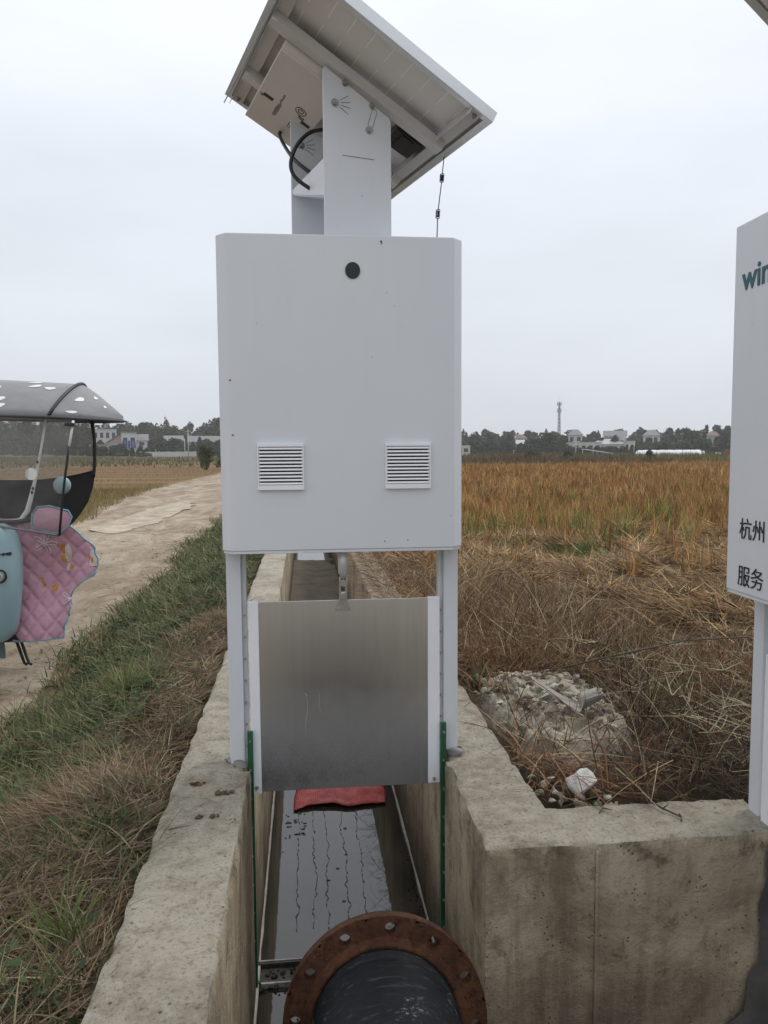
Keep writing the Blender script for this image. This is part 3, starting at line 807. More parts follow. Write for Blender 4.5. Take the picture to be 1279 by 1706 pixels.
    b = B(); b.box(-LV + .003, LV - .003, -LU + .003, LU - .003, .0295, .034); o = b.build('glass_face', M['cells'], panel)
    b = B()
    for y_ in (-.18, .18):                         # C rails under the plates' line
        b.box(-.325, .312, y_ - .021, y_ + .021, -.0325, -.0305); b.box(-.325, .312, y_ - .021, y_ - .019, -.0305, -.001); b.box(-.325, .312, y_ + .019, y_ + .021, -.0305, -.001)
        b.box(.300, .3125, y_ - .020, y_ + .020, -.031, -.012)
    b.build('mount_rail', M['rail'], panel, .0008)
    b = B()
    for x_ in (-.306, .300):
        b.box(x_ - .020, x_ + .020, -.428, .428, -.0005, .0249)
        b.box(x_ - .022, x_ - .020, -.428, .428, -.022, .0249)
    b.build('cross_rail', M['rail'], panel, .0008)
    for x_, y_ in ((.303, -.405), (-.306, .39), (.303, .405), (-.306, -.405)): one_bolt('clamp_bolt', (x_, y_, -.0225 if abs(x_) < 0 else -.0006), (0, 0, -1), .009, panel)
    b = B(); b.tube([(-.335, -.43, -.004), (-.338, .10, -.006), (-.345, .465, -.012)], .0022, 6); b.build('ground_wire', M['steel'], panel)
    b = B(); b.box(.165, .265, -.125, -.01, -.022, .0255); b.box(.19, .24, -.118, -.018, -.028, -.022); b.build('junction_box', M['black'], panel, .004)
    # battery box between the rails
    bx = B(); bx.box(-.262, -.045, -.155, .352, -.060, .0); bx.box(-.262, -.045, -.155, .02, -.066, -.0601)
    bat = bx.build('battery_box', M['beige_box'], root, .003); bat.matrix_local = HM @ PM
    b = B(); Z = -.0602
    def bar(x, y, w, h): b.box(x - w / 2, x + w / 2, y - h / 2, y + h / 2, Z - .0007, Z)
    bar(-.224, .138, .036, .020); b.build('printed_label', M['ink'], bat); b = B()
    bar(-.076, .146, .034, .020); b.build('printed_label', M['ink'], bat); b = B()
    for i in range(4): bar(-.248 + .004 * (i % 2), .142 + .0045 * i, .012 - .001 * i, .0018)
    r2 = random.Random(3)
    for i in range(13): bar(-.181 + r2.uniform(-.002, .002), .068 + .0125 * i, (.018 if i > 5 else .008) * r2.uniform(.6, 1), .0062)
    for i in range(6):
        for k in range(3): bar(-.122 + .008 * k, .185 + .009 * i, .0035, .0065 * r2.uniform(.5, 1.1))
    bar(-.100, .122, .024, .007); bar(-.098, .133, .020, .005); bar(-.048, .150, .012, .003); bar(-.048, .156, .010, .003)
    b.build('printed_text', M['ink'], bat); b = B()
    cx, cy = -.112, .09
    for rr, a0, a1 in ((.0095, -2.6, .3), (.0095, .7, 3.4), (.0195, -2.9, .1), (.0195, .3, 3.1)):
        pts = [(cx + rr * math.cos(t), cy + rr * 1.1 * math.sin(t), Z - .0002) for t in np.linspace(a0, a1, 12)]
        b.tube(pts, .0016, 5)
    b.build('ring_logo', M['ink'], bat)
    # cables looping from the battery down into the cabinet
    def cab_(pts, r_=.0065):
        P = [Vector(p) for p in pts]; o_ = []
        for i in range(len(P) - 1):
            p0, p1, p2, p3 = P[max(i - 1, 0)], P[i], P[i + 1], P[min(i + 2, len(P) - 1)]
            for t in np.linspace(0, 1, 8, endpoint=False):
                o_.append(.5 * ((2 * p1) + (p2 - p0) * t + (2 * p0 - 5 * p1 + 4 * p2 - p3) * t ** 2 + (3 * p1 - p0 - 3 * p2 + p3) * t ** 3))
        o_.append(P[-1]); q = B(); q.tube(o_, r_, 8); q.build('cable', M['black'], root).matrix_local = HM
    cab_([(-.12, .33, 2.235), (-.150, .28, 2.19), (-.150, .20, 2.115), (-.15, .08, 2.03), (-.115, .02, 1.975), (-.06, -.02, 1.92), (-.03, 0, 1.895)])
    cab_([(.02, -.02, 2.12), (-.064, -.0, 2.118), (-.127, 0, 2.096), (-.173, 0, 2.046), (-.192, 0, 1.986), (-.177, -.01, 1.942), (-.12, -.02, 1.905), (-.06, .02, 1.90)])
    # spring-loaded whip antenna on the cabinet roof
    b = B(); P = [(.335, .15, 1.712), (.335, .15, 1.735), (.336, .15, 1.738), (.339, .15, 1.835)]
    b.tube(P, [.005, .005, .0022, .0018], 8)
    def coil(a, c_, n):
        pts = [(a[0] + (c_[0] - a[0]) * t + .0065 * math.cos(t * n * 6.283), a[1] + .0065 * math.sin(t * n * 6.283), a[2] + (c_[2] - a[2]) * t) for t in np.linspace(0, 1, n * 10)]
        b.tube(pts, .0016, 5)
    coil((.339, .15, 1.835), (.341, .15, 1.862), 6)
    b.tube([(.341, .15, 1.862), (.353, .15, 1.955)], .0017, 6); coil((.353, .15, 1.955), (.355, .15, 1.980), 6)
    b.tube([(.355, .15, 1.980), (.364, .15, 2.06)], .0016, 6)
    b.build('whip_antenna', M['black'], root)
    b = B(); b.tube([(-.02, .25, 2.08), (-.01, .25, 2.44), (.07, .3, 2.56)], [.003, .002, .0012], 6); b.build('grounding_rod', M['black'], root).matrix_local = HM
    return root

st1 = gate_station((.125, 2.5, 0), 0.0, 'white cabinet with two vents on posts, raised steel gate below, tilted solar panel above', R(16.9), True, False)
st2 = gate_station((1.22, 1.662, -.075), R(-90), 'white cabinet with teal and black lettering, cut off by the picture edge', R(16.9 + 90), False, True, 0.0, .06, (.015, .245))

# ------------------------------------------------------------------ flanged pipe
def pipe():
    c = Vector((.158, 1.573, -.190))
    ax = Vector((-.03, -1, .20)).normalized()       # towards the viewer, rising
    root = empty('flanged_pipe', c, 0, 'black plastic pipe with a rusty bolt flange lying in the channel mouth', 'pipe')
    rot = ax.to_track_quat('X', 'Z').to_matrix().to_4x4()   # local X is the pipe axis
    def lathe(prof, n=72):
        b = B(); P = [[rot @ Vector((x, r * math.cos(2 * math.pi * k / n), r * math.sin(2 * math.pi * k / n))) for k in range(n)] for x, r in prof]
        b.grid(P, True, True); return b
    # flange plate with 12 bolt holes
    b = B(); N = 12; seg = 12; r0, r1, rh, rb = .163, .222, .0125, .1955
    off = R(-4)
    x0, x1 = -.015, .013
    for s in range(N):
        a0 = off + 2 * math.pi * s / N - math.pi / N; a1 = a0 + 2 * math.pi / N; am = (a0 + a1) / 2
        hc = Vector((0, -math.sin(am) * rb, math.cos(am) * rb))
        def pt(r, a): return Vector((0, -math.sin(a) * r, math.cos(a) * r))
        K = 24
        hole = [hc + Vector((0, math.cos(2 * math.pi * k / K), math.sin(2 * math.pi * k / K))) * rh for k in range(K)]
        # outline points aligned with hole directions
        out = []
        for k in range(K):
            d = Vector((0, math.cos(2 * math.pi * k / K), math.sin(2 * math.pi * k / K)))
            best = None
            t = 0.0
            while t < .2:
                t += .0008; p = hc + d * t; rr = math.hypot(p.y, p.z); aa = math.atan2(-p.y, p.z)
                da = (aa - am + math.pi) % (2 * math.pi) - math.pi
                if rr > r1 or rr < r0 or abs(da) > math.pi / N: break
            out.append(hc + d * t)
        for sx in (x0, x1):
            vi = [b.bm.verts.new(rot @ (p + Vector((sx, 0, 0)))) for p in hole]; vo = [b.bm.verts.new(rot @ (p + Vector((sx, 0, 0)))) for p in out]
            for k in range(K): b.bm.faces.new((vi[k], vi[(k + 1) % K], vo[(k + 1) % K], vo[k]))
        va = [b.bm.verts.new(rot @ (p + Vector((x0, 0, 0)))) for p in hole]; vb = [b.bm.verts.new(rot @ (p + Vector((x1, 0, 0)))) for p in hole]
        for k in range(K): b.bm.faces.new((va[k], va[(k + 1) % K], vb[(k + 1) % K], vb[k]))
    n = 96
    P = [[rot @ Vector((x, r * math.cos(2 * math.pi * k / n), r * math.sin(2 * math.pi * k / n))) for k in range(n)] for x, r in ((x0 - .0005, .2205), (x0, .2222), (x1 - .002, .2226), (x1 + .0005, .2205))]
    b.grid(P, True, True)
    # raised inner collar
    P = [[rot @ Vector((x, r * math.cos(2 * math.pi * k / n), r * math.sin(2 * math.pi * k / n))) for k in range(n)] for x, r in ((x1 - .001, .180), (x1 + .005, .177), (x1 + .006, .170), (x1 + .012, .1675), (x1 + .012, .158), (x0 - .002, .158), (x0 - .002, .176))]
    b.grid(P, True, True)
    b.build('flange', M['rust'], root)
    b = B()
    for q in range(60):
        a = rnd.uniform(0, 6.283); r_ = rnd.uniform(.168, .215); rr = rnd.uniform(.0012, .004)
        c_ = rot @ Vector((.0135, -math.sin(a) * r_, math.cos(a) * r_)); b.ball(c_, rr, rr, rr, 6, 4)
    b.build('rust_scale', M['rust'], root)['kind'] = 'stuff'
    b = lathe([(-.02, .157), (.05, .157), (.052, .1545), (.075, .1545), (.078, .160), (.088, .160), (.091, .1545), (.30, .153), (.55, .153), (1.02, .153)])
    b.build('pipe_barrel', M['hdpe'], root)
    b = lathe([(-.018, .1565), (-.018, .135), (.9, .135)]); b.build('bore', M['black'], root)
    return root
pipe()

# ------------------------------------------------------------------ red net bag lying on the water behind the gate
def red_bag():
    b = B(); P = []
    for i in range(22):
        t = i / 21; row = []
        for j in range(34):
            s = j / 33
            x = -.06 + .475 * s + .02 * (float(vn(np.array(t * 3.), np.array(s * 2), .6, 3)) - .5) - .012 * (1 - t)
            y = 3.86 + .55 * t + .07 * (float(vn(np.array(s * 4.), np.array(1.), .8, 4)) - .5) * (1 - t) + .02 * s
            z = -.80 + .012 + .022 * math.sin(math.pi * min(1, t * 1.1)) * (math.sin(math.pi * s) ** .5) + .03 * (float(fbm(np.array(s * 5.), np.array(t * 5.), 1.0, 6)) - .5)
            row.append((x, y, z))
        P.append(row)
    b.grid(P)
    o = b.build('net_bag', M['net'])
    m = o.modifiers.new('thick', 'SOLIDIFY'); m.thickness = .005; m.offset = -1
    tag(o, 'red woven net bag lying flat on the water below the gate leaf', 'net bag')
red_bag()

# ------------------------------------------------------------------ blades (grass, straw, stubble)
def blades(name, P, az, L, lean, curl, W, col, mat, seg=3, tip=None):
    n = len(P)
    t = np.linspace(0, 1, seg + 1)
    d = np.stack([np.sin(az), np.cos(az), 0 * az], 1); side = np.stack([np.cos(az), -np.sin(az), 0 * az], 1)
    tw = rng.uniform(-.9, .9, n)
    V = np.zeros((n, seg + 1, 2, 3)); pos = np.array(P, float)
    C = np.zeros((n, seg + 1, 2, 3))
    for k in range(seg + 1):
        if k:
            ang = lean + curl * (t[k] - .5 / seg)
            pos = pos + (L / seg)[:, None] * (np.sin(ang)[:, None] * d + np.cos(ang)[:, None] * np.array([0, 0, 1.]))
        ang = lean + curl * t[k]
        nv = np.cos(ang)[:, None] * d - np.sin(ang)[:, None] * np.array([0, 0, 1.])
        sd = side * np.cos(tw)[:, None] + nv * np.sin(tw)[:, None]
        w = W * (1 - .88 * t[k] ** 1.6) * .5
        V[:, k, 0] = pos - sd * w[:, None]; V[:, k, 1] = pos + sd * w[:, None]
        C[:, k] = (col if tip is None else col * (1 - t[k] ** 2) + tip * t[k] ** 2)[:, None]
    base = (np.arange(n) * (seg + 1) * 2)[:, None]
    F = np.concatenate([np.stack([base[:, 0] + 2 * k, base[:, 0] + 2 * k + 1, base[:, 0] + 2 * k + 3, base[:, 0] + 2 * k + 2], 1) for k in range(seg)])
    o = np_mesh(name, V.reshape(-1, 3), F, mat, C.reshape(-1, 3))
    return o
def pick(cols, n, w=None, jit=.25):
    cols = np.array(cols); i = rng.choice(len(cols), n, p=w)
    return cols[i] * rng.uniform(1 - jit, 1 + jit, (n, 1)) * rng.uniform(.93, 1.07, (n, 3))
def on_ground(x, y, dz=0.0): return np.stack([x, y, hgt(x, y) + dz], 1)
GREEN = [(.10, .135, .05), (.135, .165, .065), (.075, .095, .045), (.17, .18, .085), (.24, .22, .12), (.30, .24, .15), (.20, .145, .09)]
DRY = [(.30, .225, .14), (.215, .15, .09), (.14, .09, .05), (.42, .34, .23), (.09, .058, .035)]
BROWN = [(.15, .085, .042), (.21, .12, .06), (.095, .055, .032), (.28, .18, .095), (.18, .085, .048)]

def berm_points(n, y0, y1, x0=None, x1=-.45):
    y = y0 + (y1 - y0) * rng.random(n * 3)
    en = edge_n(y); lo = en - .1 if x0 is None else np.full_like(y, x0)
    x = lo + (x1 - lo) * rng.random(n * 3)
    return x, y
# share of green across the bank: dry thatch next to the wall, green towards the road
def greenness(x, y):
    a = sst(-.68, -1.15, x + (fbm(x, y, .45, 71) - .5) * 1.3)
    b = sst(6.5, 10, y + (fbm(x, y, .6, 72) - .5) * 4)
    c = sst(1.9, 1.4, y) * .35
    return np.clip(np.maximum(np.maximum(a, b), c), 0, 1)
parts = []
for y0, y1, dens in ((.7, 2.4, 10000), (2.4, 4.5, 7200), (4.5, 8, 4200), (8, 14, 2000), (14, 30, 700)):
    area = (y1 - y0) * 1.2; n = int(area * dens)
    x, y = berm_points(n, y0, y1)
    g = greenness(x, y); edge = sst(-.28, .4, x - edge_n(y)) ** 1.3
    keep = rng.random(len(x)) < (g * .9 + .09) * edge * np.clip(2.6 * (fbm(x, y, .26, 81) - .26), 0, 1)
    x, y = x[keep][:n], y[keep][:n]; parts.append((x, y))
x = np.concatenate([p[0] for p in parts]); y = np.concatenate([p[1] for p in parts]); n = len(x)
dist = np.hypot(x, y)
o = blades('bank_grass', on_ground(x, y, -.01), rng.uniform(0, 6.283, n), rng.uniform(.05, .20, n) * (.6 + .8 * fbm(x, y, .35, 84)), rng.uniform(.1, 1.2, n), rng.uniform(.2, 1.5, n), rng.uniform(.002, .0065, n) * np.clip(dist / 3.2, .9, 3), pick(GREEN, n, [.24, .18, .2, .11, .09, .09, .09], .45), M['blade'], 4)
tag(o, kind='stuff')
# low broad-leaved ground cover
parts = []
for y0, y1, dens in ((1.0, 4, 2600), (4, 9, 3000), (9, 20, 600)):
    n = int((y1 - y0) * 1.2 * dens); x, y = berm_points(n, y0, y1)
    keep = rng.random(len(x)) < greenness(x, y) * sst(.45, .6, fbm(x, y, .4, 91)) * sst(.1, .5, x - edge_n(y)); parts.append((x[keep][:n], y[keep][:n]))
x = np.concatenate([p[0] for p in parts]); y = np.concatenate([p[1] for p in parts]); n = len(x)
o = blades('ground_cover', on_ground(x, y, rng.uniform(.01, .07, n)), rng.uniform(0, 6.283, n), rng.uniform(.02, .05, n), rng.uniform(.8, 1.5, n), rng.uniform(0, .6, n), rng.uniform(.012, .026, n), pick([(.05, .085, .03), (.07, .10, .045), (.04, .06, .028)], n), M['blade'], 2)
tag(o, kind='stuff')
# flattened dry thatch beside the wall
parts = []
for y0, y1, dens in ((.7, 2.6, 9000), (2.6, 5.2, 7000), (5.2, 12, 2200)):
    n = int((y1 - y0) * 1.0 * dens); x, y = berm_points(n, y0, y1)
    keep = rng.random(len(x)) < (1.05 - greenness(x, y)) * sst(.1, .5, x - edge_n(y)) * np.clip(2.4 * (fbm(x, y, .22, 82) - .22), 0, 1); parts.append((x[keep][:n], y[keep][:n]))
x = np.concatenate([p[0] for p in parts]); y = np.concatenate([p[1] for p in parts]); n = len(x)
az = rng.normal(R(35), .9, n) + (fbm(x, y, .25, 83) - .5) * 9
o = blades('dry_thatch', on_ground(x, y, rng.uniform(.0, .035, n)), az, rng.uniform(.04, .17, n), rng.uniform(1.15, 1.65, n), rng.uniform(-.3, .35, n), rng.uniform(.0016, .004, n), pick(DRY, n, [.2, .28, .26, .08, .18]) * (.25 + 1.05 * fbm(x, y, .4, 85))[:, None], M['straw'], 3)
tag(o, kind='stuff')
# loose straw and litter scattered on the road
n = 1500; y = rng.uniform(1, 16, n); a, b_ = edge_f(y), edge_n(y); x = b_ - np.abs(rng.normal(0, .45, n))
o = blades('road_litter', on_ground(x, y, .022), rng.uniform(0, 6.28, n), rng.uniform(.02, .10, n), np.full(n, 1.5), rng.uniform(-.1, .1, n), rng.uniform(.003, .008, n), pick(BROWN, n), M['straw'], 2)
tag(o, kind='stuff')

# weed tangle on the right, behind the corner wall
def right_pts(n, x0, x1, y0, y1, f):
    x = rng.uniform(x0, x1, n * 4); y = rng.uniform(y0, y1, n * 4)
    k = rng.random(n * 4) < f(x, y); return x[k][:n], y[k][:n]
def weedmask(x, y):
    rub = np.exp(-(((x - 1.0) / .31) ** 2 + ((y - 2.98) / .56) ** 2) ** 2)
    chip = np.exp(-(((x - .86) / .17) ** 2 + ((y - 2.3) / .17) ** 2))
    lim = 1 - sst(6.2, 7.6, y + .28 * (x - 1) + (fbm(x, y, 1.2, 33) - .5) * 2.2)
    fl = np.abs(y - (5.35 - .55 * (x - 2.6))); fur = np.where((x > 2.3) & (x < 6), sst(.1, .3, fl), 1)
    beyond = np.where((x > 2.3) & (y > 5.35 - .55 * (x - 2.6)), .12, 1)
    open_ = 1 - .85 * sst(4.1, 4.7, y) * sst(1.9, 2.3, x)
    return np.clip(open_ * lim * (1 - .97 * rub) * (1 - .9 * chip) * fur * beyond * (.25 + 1.2 * fbm(x, y, .4, 34)), 0, 1)
x, y = right_pts(46000, .72, 5.2, 2.15, 7.6, weedmask); n = len(x)
near = sst(3.7, 2.6, y) * sst(.9, 1.3, x)
L = rng.uniform(.08, .34, n) * (1 - .3 * near)
o = blades('dry_weeds', on_ground(x, y, rng.uniform(-.02, .12, n)), rng.uniform(0, 6.283, n), L, rng.uniform(.3, 1.6, n), rng.uniform(-.4, 1.3, n), rng.uniform(.0018, .0058, n), np.where((rng.random(n) < .5 * near)[:, None], pick([(.06, .045, .03), (.09, .085, .045), (.05, .035, .025)], n), pick(BROWN, n, [.26, .22, .24, .16, .12]) * (.15 + 1.45 * fbm(x, y, .4, 37))[:, None] * np.where((fbm(x, y, 1.1, 38) > .55)[:, None], np.array([1.1, .85, .75]), np.array([1, 1, .95])) * (1 - .45 * near)[:, None]), M['straw'], 4)
tag(o, kind='stuff')
x, y = right_pts(3000, .72, 4.5, 2.15, 7.4, weedmask); n = len(x)
o = blades('pale_stems', on_ground(x, y, rng.uniform(.02, .2, n)), rng.uniform(0, 6.283, n), rng.uniform(.10, .42, n), rng.uniform(.5, 1.75, n), rng.uniform(-.5, .9, n), rng.uniform(.0016, .0038, n), pick([(.40, .34, .22), (.33, .26, .16), (.30, .29, .18)], n), M['straw'], 4)
tag(o, kind='stuff')
n = 3400; y = rng.uniform(4.0, 11, n); x = .535 + np.abs(rng.normal(.10, .14, n))
o = blades('wall_straw', np.stack([x, y, np.where(x < .69, .0, hgt(x, y)) + rng.uniform(0, .06, n)], 1), np.where(x < .58, rng.normal(-1.5, .7, n), rng.uniform(0, 6.28, n)), rng.uniform(.12, .38, n), rng.uniform(.7, 1.6, n), rng.uniform(.2, 1.7, n), rng.uniform(.0025, .005, n), pick(BROWN + DRY[:2], n), M['straw'], 4)
tag(o, kind='stuff')
# finger-grass seed heads: spikes radiating from the stem tips, near the cross wall
x, y = right_pts(75, 1.2, 3.2, 2.2, 3.8, lambda x, y: np.full_like(x, 1.0)); k = len(x)
hz = hgt(x, y) + rng.uniform(.10, .30, k)
cx = np.repeat(x, 6); cy = np.repeat(y, 6); cz = np.repeat(hz, 6); n = len(cx)
aa = np.repeat(rng.uniform(0, 6.28, k), 6) + np.tile(np.arange(6) * 1.05, k) + rng.normal(0, .2, n)
o = blades('seed_heads', np.stack([cx, cy, cz], 1), aa, rng.uniform(.07, .17, n), rng.uniform(1.0, 1.6, n), rng.uniform(-.1, .4, n), rng.uniform(.004, .0065, n), pick([(.24, .21, .12), (.17, .17, .09), (.30, .25, .16)], n), M['straw'], 3)
tag(o, kind='stuff')
n2 = k
o = blades('weed_stalks', on_ground(x, y), rng.uniform(0, 6.28, n2), np.maximum(.05, hz - hgt(x, y)), np.full(n2, .08), np.full(n2, .1), np.full(n2, .004), pick([(.20, .17, .09), (.12, .09, .05)], n2), M['straw'], 3)
tag(o, kind='stuff')
# cut straw mat between the weeds and the standing rice
def matmask(x, y):
    lim = sst(5.0, 7.0, y + .28 * (x - 1) + (fbm(x, y, 1.2, 33) - .5) * 2.2); up = 1 - sst(11.5, 14, y + (fbm(x, y, 1.3, 8) - .5) * 3)
    beyond = np.where((x > 2.3) & (y > 5.35 - .55 * (x - 2.6)), 1, lim)
    fl = np.abs(y - (5.35 - .55 * (x - 2.6))); fur = np.where((x > 2.1) & (x < 6), sst(.12, .3, fl), 1)
    return np.clip(np.maximum(lim, beyond * (x > 2.3)) * up * fur * (5.0 * (fbm(x + .5 * y, y, .55, 35) - .42)), 0, 1)
x, y = right_pts(52000, .75, 9.5, 4.2, 14, matmask); n = len(x)
az = (fbm(x, y, .55, 36) - .5) * 9 + rng.normal(0, .5, n)
o = blades('cut_straw', on_ground(x, y, rng.uniform(0, .05, n) + .16 * np.clip((fbm(x + .5 * y, y, .55, 35) - .5) * 5, 0, 1) * rng.random(n)), az, rng.uniform(.12, .42, n), rng.uniform(1.0, 1.65, n), rng.uniform(-.35, .6, n), rng.uniform(.004, .0125, n), pick([(.40, .265, .125), (.30, .175, .075), (.20, .115, .05), (.50, .37, .21), (.09, .055, .028)], n, [.2, .25, .24, .1, .21], .4) * (.5 + .9 * fbm(x, y, .7, 39))[:, None], M['straw'], 3)
tag(o, kind='stuff')

n = 3600; cx_ = rng.choice([3.2, 3.75, 4.1, 2.5, 5.2], n, p=[.3, .3, .15, .12, .13]); cy_ = np.interp(cx_, [2.5, 3.2, 3.75, 4.1, 5.2], [12.6, 11.3, 11.0, 10.5, 11.6])
x = cx_ + rng.normal(0, .22, n); y = cy_ + rng.normal(0, .45, n)
o = blades('field_grass', on_ground(x, y), rng.uniform(0, 6.283, n), rng.uniform(.05, .20, n), rng.uniform(.1, .9, n), rng.uniform(.1, 1, n), rng.uniform(.007, .014, n), pick([(.075, .15, .035), (.10, .19, .045), (.15, .20, .06)], n), M['blade'], 3)
tag(o, kind='stuff')
# standing rice stubble in hills planted on a loose grid, and its tall ripe stems
def rice(y0, y1, sp, nb, wmul, hmul, seed):
    r = np.random.default_rng(seed)
    xs = np.arange(.8, y1 * .80, sp); ys = np.arange(y0, y1, sp)
    X, Y = np.meshgrid(xs, ys); X = X.ravel() + r.normal(0, sp * .16, X.size); Y = Y.ravel() + r.normal(0, sp * .16, Y.size)
    e_ = Y + (fbm(X, Y, 1.3, 41) - .5) * 6.0 - .1 * X
    k = (X < .80 * Y) & (X > .05 * Y) & (X > .8) & (r.random(X.size) < np.maximum(sst(10.6, 12.6, e_), .16 * (e_ > 7.2) * (X > 1.2))) & (Y + (fbm(X, Y, 6, 9) - .5) * 5 < 64) & (fbm(X * .6, Y, 1.0, 48) > .30)
    X, Y = X[k], Y[k]; m = len(X)
    hh = (.26 + .30 * fbm(X, Y, .8, 42) + .16 * (fbm(X, Y, 5, 44) - .5)) * hmul * r.uniform(.75, 1.2, m)
    pal = np.array([(.44, .255, .095), (.35, .18, .06), (.50, .33, .14), (.21, .115, .045), (.32, .28, .085), (.17, .19, .055)])
    gr = fbm(X, Y, 2.2, 43); pg = sst(.50, .62, gr) * sst(26, 13, Y) * .55
    ci = r.choice(4, m, p=[.38, .3, .17, .15]); ci = np.where(r.random(m) < pg, r.choice([4, 5], m, p=[.65, .35]), ci)
    base = pal[ci] * r.uniform(.6, 1.25, (m, 1)) * (.75 + .5 * fbm(X, Y, 1.4, 47))[:, None]
    XX = np.repeat(X, nb) + r.normal(0, .026, m * nb); YY = np.repeat(Y, nb) + r.normal(0, .026, m * nb); q = m * nb
    return XX, YY, np.repeat(hh, nb) * r.uniform(.55, 1.15, q), np.repeat(base, nb, 0) * r.uniform(.45, 1.5, (q, 1)), wmul
# hills stand apart, so the dark soil shows between them
for y0, y1, sp, nb, wm, hm, sd in ((6.5, 20, .25, 13, 1.0, 1.0, 1), (20, 34, .30, 10, 1.6, 1.0, 2), (34, 68, .42, 8, 2.8, 1.05, 3)):
    x, y, h, c, wm = rice(y0, y1, sp, nb, wm, hm, sd); n = len(x)
    o = blades('rice_stubble', on_ground(x, y, -.02), rng.uniform(0, 6.283, n), h, np.abs(rng.normal(0, .20, n)), rng.uniform(-.1, .9, n), rng.uniform(.009, .019, n) * wm, c, M['straw'], 3)
    tag(o, kind='stuff')
# weedy brown band beyond the rice and rough growth further back
def band(name, x0, x1, y0, y1, n, h0, h1, w, cols, wt, sd, f=None):
    x = rng.uniform(x0, x1, n); y = rng.uniform(y0, y1, n)
    d = fbm(x * .35, y, 4.0, sd)
    k = d > .40
    if f is not None: k &= f(x, y)
    x, y, d = x[k], y[k], d[k]; n = len(x)
    o = blades(name, on_ground(x, y, -.05), rng.uniform(0, 6.283, n), rng.uniform(h0, h1, n) * (.5 + 1.3 * (d - .35)), rng.uniform(0, .8, n), rng.uniform(0, .8, n), rng.uniform(.5, 1.4, n) * w, pick(cols, n, wt), M['straw'], 3)
    tag(o, kind='stuff')
band('field_weeds', 4, 66, 64, 84, 16000, .5, 1.6, .06, [(.10, .068, .042), (.15, .095, .055), (.075, .07, .035), (.20, .14, .08)], [.4, .28, .2, .12], 51, lambda x, y: x < .80 * y)
band('yellow_weeds', 34, 66, 62, 86, 9000, .5, 1.5, .06, [(.22, .20, .06), (.17, .17, .055), (.26, .21, .08)], None, 53, lambda x, y: (x > .46 * y) & (x < .80 * y))
band('distant_scrub', 10, 150, 88, 190, 20000, .5, 1.6, .14, [(.11, .085, .05), (.10, .10, .045), (.15, .115, .065)], None, 52, lambda x, y: x < .80 * y)
lf = lambda x, y: (x < edge_f(y) - .3) & (x > -.40 * y - 3)
band('cut_field_stubble', -34, -4.8, 15, 80, 42000, .10, .30, .018, [(.26, .165, .075), (.17, .105, .055), (.13, .085, .045), (.33, .22, .10)], [.35, .3, .2, .15], 55, lf)
band('verge_grass', -9.5, -4.6, 14, 34, 16000, .12, .45, .012, [(.26, .19, .075), (.15, .15, .05), (.20, .14, .06)], None, 56, lambda x, y: (x < edge_f(y) + .3) & (x > edge_f(y) - 3.2))
band('far_left_scrub', -95, -6, 80, 200, 14000, .3, 1.0, .12, [(.11, .115, .05), (.15, .10, .055), (.085, .08, .04)], None, 57, lambda x, y: x > -.42 * y)

# ------------------------------------------------------------------ haze far away comes last; things on the ground first
def rocks(name, items, cols, label=None, cat=None, group=None, kind=None):
    V = []; F = []; C = []; k = 0
    for i, (c, r, fl) in enumerate(items):
        v = rock_np(c, r, 900 + i + int(c[0] * 1000), fl); V.append(v); F.append(ICO[1] + k); k += len(v)
        C.append(np.repeat(pick(cols, 1), len(v), 0))
    o = np_mesh(name, np.concatenate(V), np.concatenate(F), M['stone'], np.concatenate(C))
    return tag(o, label, cat, group, kind)
PALE = [(.44, .39, .31), (.34, .30, .235), (.50, .46, .385), (.25, .21, .155), (.38, .345, .28)]
items = []
for i in range(1100):
    u, v = rnd.gauss(0, 1), rnd.gauss(0, 1)
    if u * u + v * v > 3.2: continue
    x, y = 1.0 + .165 * u + .04 * math.sin(9 * v), 3.06 + .26 * v
    if x < .715: continue
    z = float(hgt(x, y)) + .06; r = rnd.choice([.004, .004, .004, .005, .005, .006, .006, .008, .010, .014, .020, .030]) * rnd.uniform(.8, 1.2)
    items.append(((x, y, z + r * .25), r, .75))
rocks('rubble', items, PALE, kind='stuff')
items = []
for i in range(170):
    x, y = rnd.uniform(-1.5, -.47), rnd.uniform(1.0, 6.5); r = rnd.uniform(.004, .013) * (1.6 if rnd.random() < .1 else 1)
    items.append(((x, y, float(hgt(x, y)) + .03), r, .6))
for i in range(420):
    y = rnd.uniform(2, 16); x = rnd.uniform(float(np.interp(y, FAR_Y, FAR_X)) + .3, float(np.interp(y, NEAR_Y, NEAR_X)) + .2); r = rnd.choice([.006, .008, .010, .014, .022])
    items.append(((x, y, float(hgt(x, y)) + .034), r, .6))
rocks('pebbles', items, PALE + [(.3, .22, .15)], kind='stuff')
